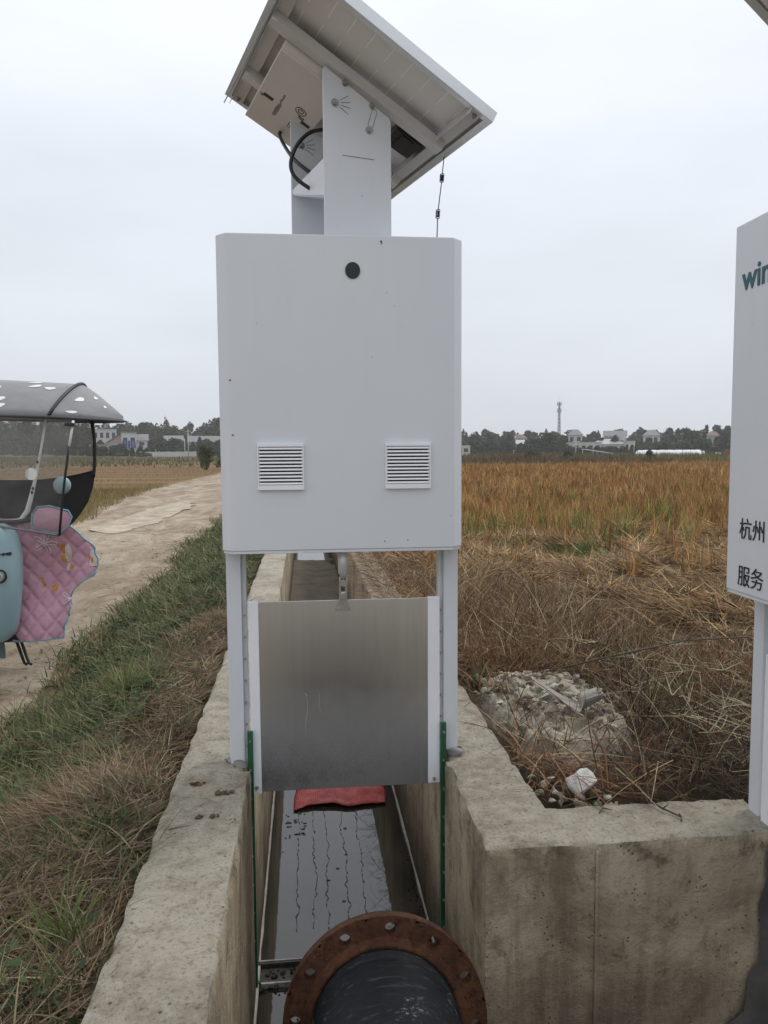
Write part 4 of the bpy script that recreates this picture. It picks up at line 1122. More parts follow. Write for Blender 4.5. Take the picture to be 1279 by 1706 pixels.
# stones in the corner of the L-shaped wall: each its own thing
for i, (x, y, r) in enumerate(((.735, 2.29, .028), (.77, 2.22, .022), (.80, 2.165, .020), (.83, 2.20, .026), (.87, 2.165, .018), (.91, 2.18, .024), (.955, 2.16, .020), (.78, 2.31, .020), (.85, 2.26, .022), (.93, 2.25, .018), (1.02, 2.165, .016), (1.22, 2.16, .022), (1.28, 2.155, .017), (.75, 2.25, .017), (.79, 2.26, .024), (.82, 2.24, .016), (.84, 2.18, .014), (.89, 2.21, .017), (.90, 2.29, .026), (.83, 2.33, .022), (.94, 2.20, .013), (.99, 2.19, .014), (1.07, 2.16, .012), (1.12, 2.17, .018), (1.16, 2.155, .012), (.76, 2.36, .018), (.74, 2.42, .022), (.80, 2.40, .02))):
    z = -.045 + r * .35
    v = rock_np((0, 0, 0), r, 60 + i, .75); C_ = np.repeat(pick(PALE, 1), len(v), 0)
    o = np_mesh('stone', v, ICO[1], M['stone'], C_); o.location = (x, y, z)
    tag(o, 'small pale broken stone lying against the inner edge of the L-shaped wall', 'stone', 'stones along the wall edge')
def mound():
    xs = np.arange(.70, 1.42, .008); ys = np.arange(2.40, 3.75, .009); X, Y = np.meshgrid(xs, ys, indexing='ij')
    w_ = (fbm(X, Y, .18, 64) - .5) * .9
    m_ = 1 - sst(.75, 1.15, (((X - 1.0) / .27) ** 2 + ((Y - 3.02) / .44) ** 2) + w_)
    lump = np.abs(fbm(X, Y, .11, 65) - .5) * 2; lump2 = vn(X, Y, .028, 66) * vn(X, Y, .05, 68); fine = vn(X, Y, .012, 67)
    Z = hgt(X, Y) - .05 + m_ * (.085 + .060 * lump + .035 * lump2 + .010 * fine)
    n, m = X.shape; i = (np.arange(n - 1)[:, None] * m + np.arange(m - 1)[None]).ravel()
    c = np.array([.47, .425, .345]) * (.55 + .8 * fbm(X, Y, .05, 69))[..., None] * (.8 + .4 * fine)[..., None]
    o = np_mesh('rubble_mound', np.stack([X, Y, Z], -1).reshape(-1, 3), np.stack([i, i + m, i + m + 1, i + 1], 1), M['stone'], c.reshape(-1, 3), smooth=False)
    tag(o, kind='stuff')
mound()
items = []
for i in range(60):
    x, y = -.19 + .16 * rnd.random() ** 1.3, 2.545 + rnd.uniform(-.03, .13); r = rnd.uniform(.004, .013)
    items.append(((x, y, -.795 + r * .3), r, .5))
for i in range(90):
    x = .455 - abs(rnd.gauss(0, .02)); y = rnd.uniform(2.7, 3.4); r = rnd.uniform(.002, .006); items.append(((x, y, -.80 + r * .3), r, .5))
rocks('silt_lumps', items, [(.05, .04, .03), (.09, .075, .055), (.03, .026, .02)], kind='stuff')
def plaster():
    b = B(); n = 14; P = []
    out = [(-.048, -.030), (-.02, -.036), (.015, -.033), (.045, -.028), (.050, 0), (.046, .026), (.02, .034), (-.012, .030), (-.042, .033), (-.052, .004)]
    for z, k in ((-.016, .80), (-.014, .93), (-.008, .98), (0, 1), (.010, .98), (.014, .93), (.016, .80), (.0165, .4), (.0168, .02)):
        P.append([(x * k + rnd.uniform(-.0016, .0016), y * k + rnd.uniform(-.0016, .0016), z + rnd.uniform(-.0012, .0012) + .003 * float(vn(np.array(x), np.array(y), .02, 6))) for x, y in out])
    b.grid(P, False, True)
    o = b.build('plaster_fragment', simple('chalky broken plaster', (.56, .55, .52), .9, 0, .25, 22, .6))
    o.scale = (.95, .95, .75); o.location = (.865, 2.30, -.008); o.rotation_euler = (R(38), R(-16), R(20))
    tag(o, 'white squared plaster fragment among grey stones in the wall corner', 'rubble piece')
plaster()
def scoop():
    root = empty('metal_scrap', (.97, 2.80, .035), 0, 'dull grey metal bar ending in a curved scoop, lying on the rubble heap', 'scrap metal')
    root.location.z = .085
    b = B(); a, c_ = Vector((-.055, .14, .03)), Vector((.055, -.07, -.02)); d = (c_ - a)
    w = Vector((.016, .009, 0))
    b.prism([a - w, a + w, a + w + Vector((0, 0, .003)), a - w + Vector((0, 0, .003))], d); b.prism([a + w, a + w + Vector((.003, .002, 0)), a + w + Vector((.003, .002, -.022)), a + w + Vector((0, 0, -.022))], d)
    b.build('bar', simple('weathered grey metal', (.20, .185, .165), .6, .3, .25, 14, .2), root, .001)
    b = B(); P = []
    for i in range(7):
        t = i / 6; row = []
        for j in range(9):
            s = j / 8 - .5
            row.append((.055 + .085 * t, -.06 + .075 * s + .03 * t, -.02 + .055 * (s * 2) ** 2 * (1 - .3 * t) + .028 * t))
        P.append(row)
    b.grid(P); o = b.build('scoop', simple('pale worn metal', (.21, .195, .175), .55, .3, .25, 14, .2), root)
    m = o.modifiers.new('thick', 'SOLIDIFY'); m.thickness = .003
scoop()
def twig(pts, r, label):
    b = B(); b.tube(pts, [r * (1 - .6 * i / (len(pts) - 1)) for i in range(len(pts))], 6)
    for i in range(1, len(pts) - 1):
        p = Vector(pts[i]); q = p + Vector((rnd.uniform(-.03, .03), rnd.uniform(-.03, .03), rnd.uniform(.0, .02))); b.tube([p, p.lerp(q, .6), q], [r * .5, r * .4, r * .2], 5)
    tag(b.build('twig', M['bark']), label, 'twig')
twig([(1.03, 2.22, .10), (1.01, 2.14, .03), (1.0, 2.10, .012), (1.02, 2.06, .008), (1.05, 2.01, .006), (1.04, 1.985, .005)], .0045, 'dark bent twig drooping over the top of the L-shaped wall')
twig([(.86, 2.14, .01), (.845, 2.11, .014), (.85, 2.085, .007), (.83, 2.06, .006)], .004, 'short curled brown twig on the wall below the white plaster fragment')
twig([(1.0, 2.55, .06), (.98, 2.40, .04), (1.03, 2.28, .0), (1.06, 2.22, -.01)], .006, 'thick brown stick lying in the weeds beside the white plaster fragment')
twig([(1.0, 3.4, .0), (1.25, 3.1, .16), (1.6, 3.05, .24), (2.05, 3.15, .22), (2.4, 3.2, .18)], .005, 'long dark bramble stem arching through the dry weeds')
for i, (x, y, l_) in enumerate(((-.255, 2.33, 'brown mud clod on the wall top just in front of the gate post'), (-.34, 2.40, 'reddish mud clod on the wall top near its grassy edge'), (-.29, 2.18, 'flat crumbly clod on the wall top nearest the camera'))):
    v = np.concatenate([rock_np((rnd.uniform(-.03, .03), rnd.uniform(-.012, .012), .003), rnd.uniform(.007, .016), 300 + i * 9 + q, .5) for q in range(7)])
    F = np.concatenate([ICO[1] + 162 // 162 * len(ICO[0]) * q for q in range(7)])
    o = np_mesh('mud_clod', v, F, M['stone'], np.tile(np.array([(.17, .12, .075), (.20, .12, .07), (.15, .12, .085)][i]), (len(v), 1))); o.location = (x, y, 0)
    tag(o, l_, 'mud clod')
# single grass tuft on the bank
def tuft(name, x, y, n, L0, L1, cols, label, cat='grass tuft', wd=.006):
    a = rng.uniform(0, 6.283, n); p = on_ground(np.full(n, x) + rng.normal(0, .015, n), np.full(n, y) + rng.normal(0, .015, n))
    p[:, 2] -= p[:, 2].mean() if 0 else 0
    z0 = float(hgt(x, y)); p = p - np.array([x, y, z0])
    o = blades(name, p, a, rng.uniform(L0, L1, n), rng.uniform(.05, .75, n), rng.uniform(.1, .9, n), rng.uniform(.7, 1.2, n) * wd, pick(cols, n), M['blade'], 4)
    o.location = (x, y, z0); tag(o, label, cat)
tuft('grass_tuft', -.93, 3.95, 90, .16, .40, [(.17, .23, .08), (.21, .26, .10), (.13, .18, .06)], 'bright green grass tuft fanning out on the dry bank')
tuft('grass_tuft', -.55, 1.72, 45, .08, .20, [(.10, .15, .04), (.13, .17, .05)], 'green grass tuft growing against the long wall near the camera')
tuft('grass_tuft', 1.52, 3.15, 70, .14, .32, [(.13, .15, .05), (.17, .18, .07), (.09, .11, .04)], 'yellow-green grass tuft among dry stems behind the L-shaped wall')
tuft('grass_tuft', 3.15, 10.9, 150, .10, .30, [(.07, .15, .03), (.10, .18, .035), (.16, .20, .05)], 'bright green clump at the front edge of the standing rice', wd=.011)
tuft('grass_tuft', 3.95, 10.4, 110, .08, .34, [(.09, .13, .04), (.16, .18, .055), (.22, .18, .07)], 'green clump beside a dark stubble hill at the rice edge', wd=.011)
tuft('leafy_weed', .80, 3.42, 36, .05, .13, [(.07, .12, .05), (.05, .09, .04)], 'small dark green leafy weed at the top of the rubble heap', 'weed', .03)

# ------------------------------------------------------------------ electric scooter under its rain canopy, parked on the road
def film_mat():
    k = NT('clear plastic film')
    f = k.noise(3.5, 4, .6)
    tr = k.n('ShaderNodeBsdfTransparent'); tr.inputs[0].default_value = (.86, .87, .86, 1)
    k.bump(k.noise(7, 4, .6), .5, .05)
    k.set((.72, .72, .70), .25, 0, .5); k.b.inputs['Roughness'].default_value = .12
    mx = k.n('ShaderNodeMixShader'); k.l(k.rng(f, .3, .7, .96, .87), mx.inputs[0]) 
    k.l(k.b.outputs[0], mx.inputs[1]); k.l(tr.outputs[0], mx.inputs[2]); k.l(mx.outputs[0], k.out.inputs[0])
    return k.m
def canopy_mat():
    k = NT('grey canopy cloth with white leaf blotches')
    k.b.inputs['Sheen Weight'].default_value = .2
    f = k.noise(5, 5)
    c = k.mix(k.rng(f, .3, .7), (.20, .205, .215), (.25, .255, .265))
    k.bump(k.noise(9, 3), .3, .02)
    return k.set(c, .6, 0, .3)
def quilt_mat():
    k = NT('pink quilted cloth')
    f = k.noise(7, 5, .6)
    c = k.mix(k.rng(f, .35, .7), (.50, .27, .345), (.60, .35, .42))
    k.bump(k.noise(40, 4), .25, .004)
    return k.set(c, .6, 0, .3)
def scooter():
    O = Vector((-2.0, 5.3, -.425))
    root = empty('electric_scooter', O, 0, 'pale blue electric scooter with a grey rain canopy parked on the dirt road', 'scooter')
    film = film_mat(); cloth = canopy_mat()
    blue = simple('pale blue scooter plastic', (.26, .375, .41), .35, 0, .06, 4)
    dark = simple('dark scooter plastic', (.02, .021, .023), .5, 0, .2, 10)
    white = simple('white plastic', (.70, .70, .68), .5, 0, .05, 10)
    chrome = M['alu']
    cx = .03
    # front shield: rounded shell
    Z = [.287, .30, .333, .396, .507, .637, .748, .878, .97, 1.022, 1.045]
    Wd = [.055, .10, .148, .178, .197, .216, .224, .215, .196, .157, .09]
    b = B(); P = []
    for z, w in zip(Z, Wd):
        row = []
        for j in range(29):
            a = math.pi * j / 28
            x = cx - w * math.cos(a); y = -.30 - .17 * math.sin(a) ** .8 - .05 * (1 - abs(z - .65) / .4)
            row.append((x, y, z))
        P.append(row)
    b.grid(P); o = b.build('front_shield', blue, root); m = o.modifiers.new('t', 'SOLIDIFY'); m.thickness = .012
    m = o.modifiers.new('s', 'SUBSURF'); m.levels = m.render_levels = 1
    for xx in (.165, -.105):
        yc = -.30 - .17 * math.sin(math.acos((cx - xx) / .222)) ** .8 - .05 * .85 - .022
        b = B()
        def disc(r, y, dz=0): b.prism([(xx + r * math.cos(t), y, .732 + r * 1.05 * math.sin(t)) for t in np.linspace(0, 2 * math.pi, 33)[:-1]], (0, -.008, 0))
        disc(.041, yc + .016)
        o = b.build('front_lamp', dark, root, .002)
        b = B(); disc(.030, yc + .0075); b.build('lamp_ring', simple('grey lamp ring', (.30, .31, .31), .3, .4), o, .002)
        b = B(); disc(.022, yc - .001); b.build('lamp_lens', simple('lamp lens', (.42, .43, .42), .2), o, .002)
        b = B(); disc(.011, yc - .0095); b.build('lamp_centre', dark, o, .002)
    b = B()
    for i, (dx, w, h) in enumerate(((0, .006, .008), (.012, .011, .016), (.026, .008, .014), (.036, .012, .018), (.046, .004, .018))):
        xx = .165 + dx; yc = -.30 - .17 * math.sin(math.acos(min(1, max(-1, (cx - xx) / .219)))) ** .8 - .05 * .45 - .0065
        b.box(xx - w / 2, xx + w / 2, yc, yc + .012, .861 - h / 2, .861 + h / 2)
    b.build('badge', M['ink'], root)
    # wheels with tyres
    for y in (-.52, .62):
        ox = 0 if y < 0 else -.42
        b = B(); P = []
        for i in range(32):
            a = 2 * math.pi * i / 32
            P.append([(cx + ox + .045 * math.cos(t), y + (.165 + .042 * math.sin(t)) * math.cos(a), .207 + (.165 + .042 * math.sin(t)) * math.sin(a)) for t in np.linspace(0, 2 * math.pi, 13)[:-1]])
        P.append(P[0]); b.grid(P, True, True); wh = b.build('wheel', M['black'], root)
        b = B(); b.tube([(cx + ox - .035, y, .207), (cx + ox + .035, y, .207)], .125, 28); b.build('rim', chrome, wh, .004)
    b = B(); P = []
    for a in np.linspace(R(-10), R(190), 18):
        P.append([(cx + .075 * math.cos(t), -.52 + (.215 + .03 * math.sin(t)) * math.cos(a), .215 + (.215 + .03 * math.sin(t)) * math.sin(a)) for t in np.linspace(0, math.pi, 9)])
    b.grid(P); b.build('fender', blue, root)
    # floorboard, seat body, seat, stem, handlebar
    b = B(); b.box(cx - .15, cx + .15, -.28, .22, .27, .33); b.build('floorboard', dark, root, .02, 3)
    b = B(); P = []
    for y, w, z0, z1 in ((.18, .10, .33, .62), (.26, .14, .30, .70), (.45, .16, .30, .74), (.65, .15, .42, .76), (.82, .10, .56, .78), (.90, .05, .64, .77)):
        P.append([(cx - .42 * (y + .1) / .72 + w * math.cos(t), y, (z0 + z1) / 2 + (z1 - z0) / 2 * math.sin(t)) for t in np.linspace(0, 2 * math.pi, 17)[:-1]])
    b.grid(P, True, True); b.build('rear_body', blue, root)
    b = B(); P = []
    for y, w, z in ((.14, .06, .74), (.2, .13, .76), (.4, .15, .775), (.62, .14, .79), (.80, .10, .80), (.86, .04, .79)):
        P.append([(cx - .42 * (y + .1) / .72 + w * math.cos(t), y, z + .04 * math.sin(t)) for t in np.linspace(0, 2 * math.pi, 15)[:-1]])
    b.grid(P, True, True); b.build('seat', dark, root)
    b = B(); b.tube([(cx, -.5, .25), (cx, -.34, .75), (cx, -.28, 1.02)], .03, 12); b.build('steering_stem', dark, root)
    b = B(); b.tube([(cx - .33, -.20, 1.06), (cx - .15, -.28, 1.04), (cx + .15, -.28, 1.04), (cx + .33, -.20, 1.06)], .014, 10); b.build('handlebar', dark, root)
    # kickstand
    for x0 in (.036, .006):
        b = B(); b.tube([(x0, .10, .26), (x0 + .035, .10, .14), (x0 + .066, .10, .035), (x0 + .085, .09, .03)], [.011, .011, .010, .010], 8); b.build('stand_leg', M['black'], root)
    b = B(); b.box(-.1, .15, .06, .14, .22, .27); b.build('stand_bracket', M['black'], root, .01)
    # mirrors
    for s in (1, -1):
        mx_ = cx + s * .462
        b = B(); b.ball((mx_, -.31, 1.27), .054, .03, .056, 18, 12); o = b.build('mirror', blue, root)
        b = B(); b.prism([(mx_ + .044 * math.cos(t), -.278, 1.27 + .046 * math.sin(t)) for t in np.linspace(0, 2 * math.pi, 25)[:-1]], (0, .003, 0)); b.build('mirror_glass', chrome, o)
        b = B(); b.tube([(mx_, -.29, 1.22), (mx_ - s * .05, -.25, 1.10), (cx + s * .30, -.21, 1.06)], .007, 8); b.build('mirror_stem', M['black'], root)
    # canopy: ridge roof with a bow and a pointed visor
    def roof_pt(s, t):
        """s along the roof (-1.35 .. 0 bow .. .36 tip), t across 0 near .. 1 far"""
        if s <= 0:
            z0 = 1.70 - .03 * s; za = 1.925 - .055 * s if s > -.7 else 1.9635 + .03 * (s + .7)
            x = .44 + s; a = math.pi * t
            return (x + .10 * math.sin(a) * (1 if s > -.05 else 1), -.36 + .80 * t + 0, z0 + (za - z0) * math.sin(a) ** .85)
        k = s / .36; a = math.pi * t
        zb = 1.70 - .012 * k; top = 1.925 - (.212 * k ** 1.15)
        y = -.36 + .80 * t; y = y + (.04 - y) * k ** 1.6
        return (.44 + .10 * math.sin(a) * (1 - k) + s * 1.0 + .0 * k, y, zb + (top - zb) * math.sin(a) ** .85)
    S = list(np.linspace(-1.35, 0, 22)) + list(np.linspace(.02, .36, 14))
    b = B(); b.grid([[roof_pt(s, t) for t in np.linspace(0, 1, 25)] for s in S]); ro = b.build('canopy', cloth, root)
    m = ro.modifiers.new('t', 'SOLIDIFY'); m.thickness = .004
    b = B(); b.tube([Vector(roof_pt(0.005, t)) + Vector((0, 0, .004)) for t in np.linspace(0, 1, 25)], .011, 8); b.build('canopy_bow', dark, ro)
    b = B(); b.tube([Vector(roof_pt(s, 0)) + Vector((0, -.004, -.008)) for s in S], .010, 6); b.tube([Vector(roof_pt(s, 1)) + Vector((0, .004, -.008)) for s in S], .010, 6); b.build('canopy_hem', simple('dark hem', (.05, .055, .06), .6), ro)
    # printed white leaves: a thin patch following the cloth
    lw = simple('white leaf print', (.74, .74, .72), .6, 0, .06, 9)
    leaves = [(-.43, .22, .030, .10, .3), (-.35, .12, .045, .05, -.2), (-.22, .30, .055, .05, .5), (-.12, .27, .05, .05, -.4), (-.25, .38, .06, .04, .3), (-.32, .06, .05, .04, .1), (.10, .20, .045, .055, .9), (.16, .34, .02, .075, -.3), (.24, .26, .014, .07, -.4), (.11, .04, .04, .03, 0), (-.10, .45, .09, .022, .0), (-.62, .25, .05, .06, .4), (-.75, .15, .05, .05, .2), (-.55, .10, .05, .04, .2), (-.9, .25, .05, .05, .2), (-.45, .75, .05, .05, .3), (-.2, .65, .05, .05, .1), (.1, .7, .05, .05, .6)]
    b = B()
    for (s0, t0, ls, lt, rot) in leaves:
        ls, lt = ls * .85, lt * .8
        P = []
        for rr in (0.02, .5, 1.0):
            row = []
            for a in np.linspace(0, 2 * math.pi, 19)[:-1]:
                q = rr * (1 - .35 * max(0, math.cos(a)) * (1 if rr > .1 else 0) + .12 * math.sin(2 * a))
                u = q * math.cos(a); v = q * math.sin(a) * (.55 + .25 * math.cos(a))
                s = s0 + ls * (u * math.cos(rot) - v * math.sin(rot)); t = min(.98, max(.02, t0 + lt * (u * math.sin(rot) + v * math.cos(rot))))
                if s0 < 0: s = min(s, -.012)
                else: s = max(s, .012)
                p = Vector(roof_pt(s, t)); e = Vector(roof_pt(s + .004, t)) - Vector(roof_pt(s - .004, t)); f = Vector(roof_pt(s, t + .01)) - Vector(roof_pt(s, t - .01))
                nn = e.cross(f).normalized()
                if nn.z < 0: nn = -nn
                row.append(p + nn * .0025)
            P.append(row)
        b.grid(P, True, True)
    b.build('leaf_print', lw, ro)
    # windshield film with its rods
    b = B(); P = []
    for v in np.linspace(0, 1, 10):
        row = []
        for u in np.linspace(-1, 1, 17):
            xr = .585 + (.475 - .585) * v; x = cx + (xr - cx) * u
            y = -.405 + .05 * u * u - .03 * math.sin(math.pi * v)
            row.append((x, y, 1.70 - .03 * abs(u) + (1.045 - .055 * abs(u) ** 1.2 - 1.70) * v))
        P.append(row)
    b.grid(P); wi = b.build('windshield', film, root)
    edge = [P[i][16] for i in range(10)]
    b = B(); b.tube([Vector(p) + Vector((.004, -.006, 0)) for p in edge[2:]], .008, 8); b.build('windshield_rod', M['black'], wi)
    b = B(); b.tube([Vector(p) + Vector((.004, -.006, 0)) for p in edge[:3]], .008, 8); b.build('windshield_rod', white, wi)
    b = B(); b.tube([Vector(p) + Vector((0, -.004, 0)) for p in P[-1]], .007, 8); b.build('windshield_hem', simple('grey hem', (.16, .16, .17), .6), wi)
    b = B(); b.box(.545, .60, -.40, -.36, 1.635, 1.655); b.build('rod_clip', M['black'], wi, .003)
    b = B(); b.prism([(.345 + .035 * math.cos(t), -.4225 + .006, 1.345 + .037 * math.sin(t)) for t in np.linspace(0, 2 * math.pi, 25)[:-1]], (0, .002, 0)); b.build('film_sticker', simple('frosted sticker', (.62, .64, .6), .6), wi)
    # canopy support rod sweeping down to the handlebar
    for s in (1, -1):
        pts = [(cx + s * (x - cx), y, z) for x, y, z in ((.40, -.25, 1.72), (.355, -.25, 1.496), (.317, -.25, 1.327), (.282, -.25, 1.194), (.256, -.25, 1.107), (.21, -.25, 1.047), (.086, -.25, 1.026))]
        b = B(); b.tube(pts, [.008, .008, .009, .014, .016, .014, .012], 10); rd = b.build('support_rod', white, root)
        b = B()
        for z, x in ((1.415, .335), (1.25, .30), (1.225, .293)):
            b.prism([(cx + s * (x - cx) + dx, -.262, z + dz) for dx, dz in ((-.009, 0), (0, -.013), (.009, 0), (0, .013))], (0, -.004, 0))
        b.build('rod_mark', M['black'], rd)
    # side curtain behind: black below, clear window above
    Zs = [.949, 1.029, 1.125, 1.24, 1.345, 1.387, 1.47, 1.556, 1.64, 1.707]; Xs = [.363, .439, .505, .546, .562, .567, .571, .573, .566, .554]
    def curt(u, z):
        xr = float(np.interp(z, Zs, Xs)); return (cx + (xr - cx) * u, .30 - .10 * u * u, z)
    b = B(); b.grid([[curt(u, .949 + (1.285 + .07 * abs(u) ** 2.2 - .949) * v) for u in np.linspace(-1, 1, 25)] for v in np.linspace(0, 1, 12)]); cu = b.build('side_curtain', simple('black curtain cloth', (.012, .012, .013), .7), root)
    m = cu.modifiers.new('t', 'SOLIDIFY'); m.thickness = .003
    b = B(); b.grid([[curt(u, 1.285 + .07 * abs(u) ** 2.2 + (1.70 - 1.285 - .07 * abs(u) ** 2.2) * v) for u in np.linspace(-.97, .97, 25)] for v in np.linspace(0, 1, 8)]); b.build('clear_window', film, cu)
    b = B()
    for s in (1, -1): b.tube([Vector(curt(s * .985, z)) + Vector((0, -.003, 0)) for z in np.linspace(1.30, 1.705, 12)], .013, 6)
    b.build('curtain_edge', M['black'], cu)
    # quilted wind apron hung on the handlebar
    ap = empty('wind_apron', O, 0, 'pink quilted wind apron with blue trim hanging on the scooter', 'apron')
    ZA = [.278, .30, .349, .427, .529, .592, .645, .683, .73, .777, .848, .915, .99, 1.061]; XA = [.427, .432, .447, .465, .484, .501, .563, .617, .649, .647, .623, .581, .524, .452]
    def apt(x, z):
        u = (x - cx) / .55
        q = min(abs(math.sin((x * .80 + z * .60) * math.pi / .078)), abs(math.sin((x * .80 - z * .60) * math.pi / .078)))
        return Vector((x, -.235 + .08 * u * u - .02 * math.sin(z * 7) - .016 * min(1, q * 1.4) ** .5 + .018 * math.sin(x * 14 + z * 4) + .014 * math.sin(x * 5 - z * 11 + 1), z))
    NZ, NX = 96, 120
    b = B(); P = []
    for z in np.linspace(.278, 1.061, NZ):
        xr = float(np.interp(z, ZA, XA)) + .006 * math.sin(z * 31) + .004 * math.sin(z * 67); zz = z
        P.append([apt(cx + (xr - cx) * u, zz) for u in np.linspace(-1, 1, NX)])
    b.grid(P); q = b.build('quilt', quilt_mat(), ap); m = q.modifiers.new('t', 'SOLIDIFY'); m.thickness = .014
    trim = simple('blue bias trim', (.17, .33, .41), .6, 0, .15, 30, .2)
    for k in (0, NX - 1):
        b = B(); b.tube([row[k] for row in P], .0055, 6); b.build('trim', trim, ap)
    b = B(); b.tube(P[0], .005, 6); b.build('trim', trim, ap)
    # upper flap folded over the bar
    fl = [(.295, 1.095), (.325, 1.133), (.398, 1.139), (.513, 1.107), (.533, 1.069), (.509, 1.008), (.456, .964), (.355, .981), (.284, 1.012)]
    for s in (1, -1):
        fx = [(cx + s * (x - cx), z) for x, z in fl]
        b = B(); mid = (sum(x for x, z in fx) / 9, sum(z for x, z in fx) / 9); P2 = []
        for rr in (.02, .35, .7, 1.0):
            P2.append([(mid[0] + (x - mid[0]) * rr, -.275 - .03 * (1 - rr * rr), mid[1] + (z - mid[1]) * rr) for x, z in fx])
        b.grid(P2, True, True); f_ = b.build('hand_cover', q.data.materials[0], ap); m = f_.modifiers.new('s', 'SUBSURF'); m.levels = m.render_levels = 2
        b = B(); b.tube([(x, -.277, z) for x, z in fx] + [(fx[0][0], -.277, fx[0][1])], .006, 6); b.build('trim', trim, f_)
    # stitched flower outlines and coloured appliques
    pw = simple('white stitched outline', (.66, .55, .58), .6); og = simple('orange print', (.55, .24, .05), .6); wt = simple('cream print', (.66, .55, .53), .6)
    def flower(fx, fz, r, name, a0=0, a1=6.283):
        pts = [apt(fx + r * (.45 + .55 * math.cos(5 * a)) * math.cos(a), fz + r * (.45 + .55 * math.cos(5 * a)) * math.sin(a)) + Vector((0, -.0035, 0)) for a in np.linspace(a0, a1, 70)]
        b = B(); b.tube(pts, .0036, 5); b.build('stitched_flower', pw, ap)
    flower(.345, .895, .075, ''); flower(.475, .53, .055, '', 1.2, 5.0)
    def blob(pts, m_, nm):
        n_ = len(pts); mx_ = sum(p[0] for p in pts) / n_; mz_ = sum(p[1] for p in pts) / n_
        b = B(); P3 = [[apt(mx_ + (x - mx_) * rr, mz_ + (z - mz_) * rr) + Vector((0, -.0035, 0)) for x, z in pts] for rr in (.03, .5, 1)]
        b.grid(P3, True, True); b.build(nm, m_, ap)
    def el(x, z, rx, rz, rot=0, n_=16): return [(x + rx * math.cos(a) * math.cos(rot) - rz * math.sin(a) * math.sin(rot), z + rx * math.cos(a) * math.sin(rot) + rz * math.sin(a) * math.cos(rot)) for a in np.linspace(0, 6.283, n_ + 1)[:-1]]
    blob(el(.478, .83, .022, .062, -.05), wt, 'cream_patch'); blob(el(.47, .735, .012, .028, -.2), wt, 'cream_patch')
    blob(el(.448, .86, .014, .035), og, 'orange_patch'); blob(el(.447, .79, .017, .026, .2), og, 'orange_patch'); blob(el(.383, .605, .017, .028, -.35), og, 'orange_patch'); blob(el(.49, .74, .014, .016), og, 'orange_patch'); blob(el(.31, .66, .009, .012), og, 'orange_patch'); blob(el(.317, .62, .012, .014), og, 'orange_patch')
    blob([(.595, .735), (.64, .70 + .03), (.645, .775), (.625, .83), (.605, .865), (.598, .80)], wt, 'cream_patch'); blob(el(.607, .775, .013, .035), og, 'orange_patch')
scooter()

# ------------------------------------------------------------------ trees, bushes and buildings across the fields
def at(az, D): return D * math.sin(R(az)), D * math.cos(R(az))
def leaves_np(lobes, n, size, cols, seed, squash=1.0):
    """lobes: (x,y,z,rx,ry,rz). Leaf clumps through the crowns' volume, denser to the outside"""
    r = np.random.default_rng(seed); wts = np.array([l[3] * l[5] for l in lobes]); wts = wts / wts.sum()
    i = r.choice(len(lobes), n, p=wts); Lb = np.array(lobes)[i]
    d = r.normal(0, 1, (n, 3)); d /= np.linalg.norm(d, axis=1)[:, None]
    rad = r.uniform(.45, 1.0, n) ** .6 * (1 + r.normal(0, .07, n))
    P = Lb[:, :3] + d * Lb[:, 3:6] * rad[:, None]
    a = r.normal(0, 1, (n, 3)); a /= np.linalg.norm(a, axis=1)[:, None]; b_ = np.cross(a, r.normal(0, 1, (n, 3))); b_ /= np.linalg.norm(b_, axis=1)[:, None]
    s = size * r.uniform(.5, 1.3, n)[:, None]
    V = np.stack([P - a * s, P + b_ * s * .6, P + a * s, P - b_ * s * .6], 1).reshape(-1, 3)
    F = np.arange(n * 4).reshape(-1, 4)
    cl = np.array(cols)[r.integers(0, len(cols), len(lobes))][i] * r.uniform(.7, 1.3, (n, 1))
    return V, F, np.repeat(cl, 4, 0)
def crown_lobes(w, h, kind, r):
    L_ = []
    if kind == 'conifer':
        for k in range(7):
            t = k / 6; L_.append((r.uniform(-.05, .05) * w, r.uniform(-.05, .05) * w, h * (.14 + .8 * t), w * .5 * (1 - .85 * t), w * .5 * (1 - .85 * t), h * .11))
    elif kind == 'shrub':
        for k in range(11):
            t = r.random(); L_.append((r.uniform(-.34, .34) * w * (1.15 - t), r.uniform(-.34, .34) * w * (1.15 - t), h * (.1 + .75 * t), w * .20, w * .20, h * .17))
    else:
        for k in range(12):
            t = r.random(); a = r.uniform(0, 6.28); q = math.sin(math.pi * (.2 + .72 * t)) * r.uniform(.25, 1)
            L_.append((.36 * w * q * math.cos(a), .36 * w * q * math.sin(a), h * (.30 + .55 * t), w * r.uniform(.16, .26), w * r.uniform(.16, .26), h * r.uniform(.10, .17)))
    return L_
TG = [(.045, .062, .028), (.06, .075, .035), (.035, .05, .026), (.075, .08, .04)]
TD = [(.03, .045, .024), (.04, .055, .028), (.025, .038, .02)]
TB = [(.075, .065, .04), (.09, .075, .045), (.06, .06, .035)]
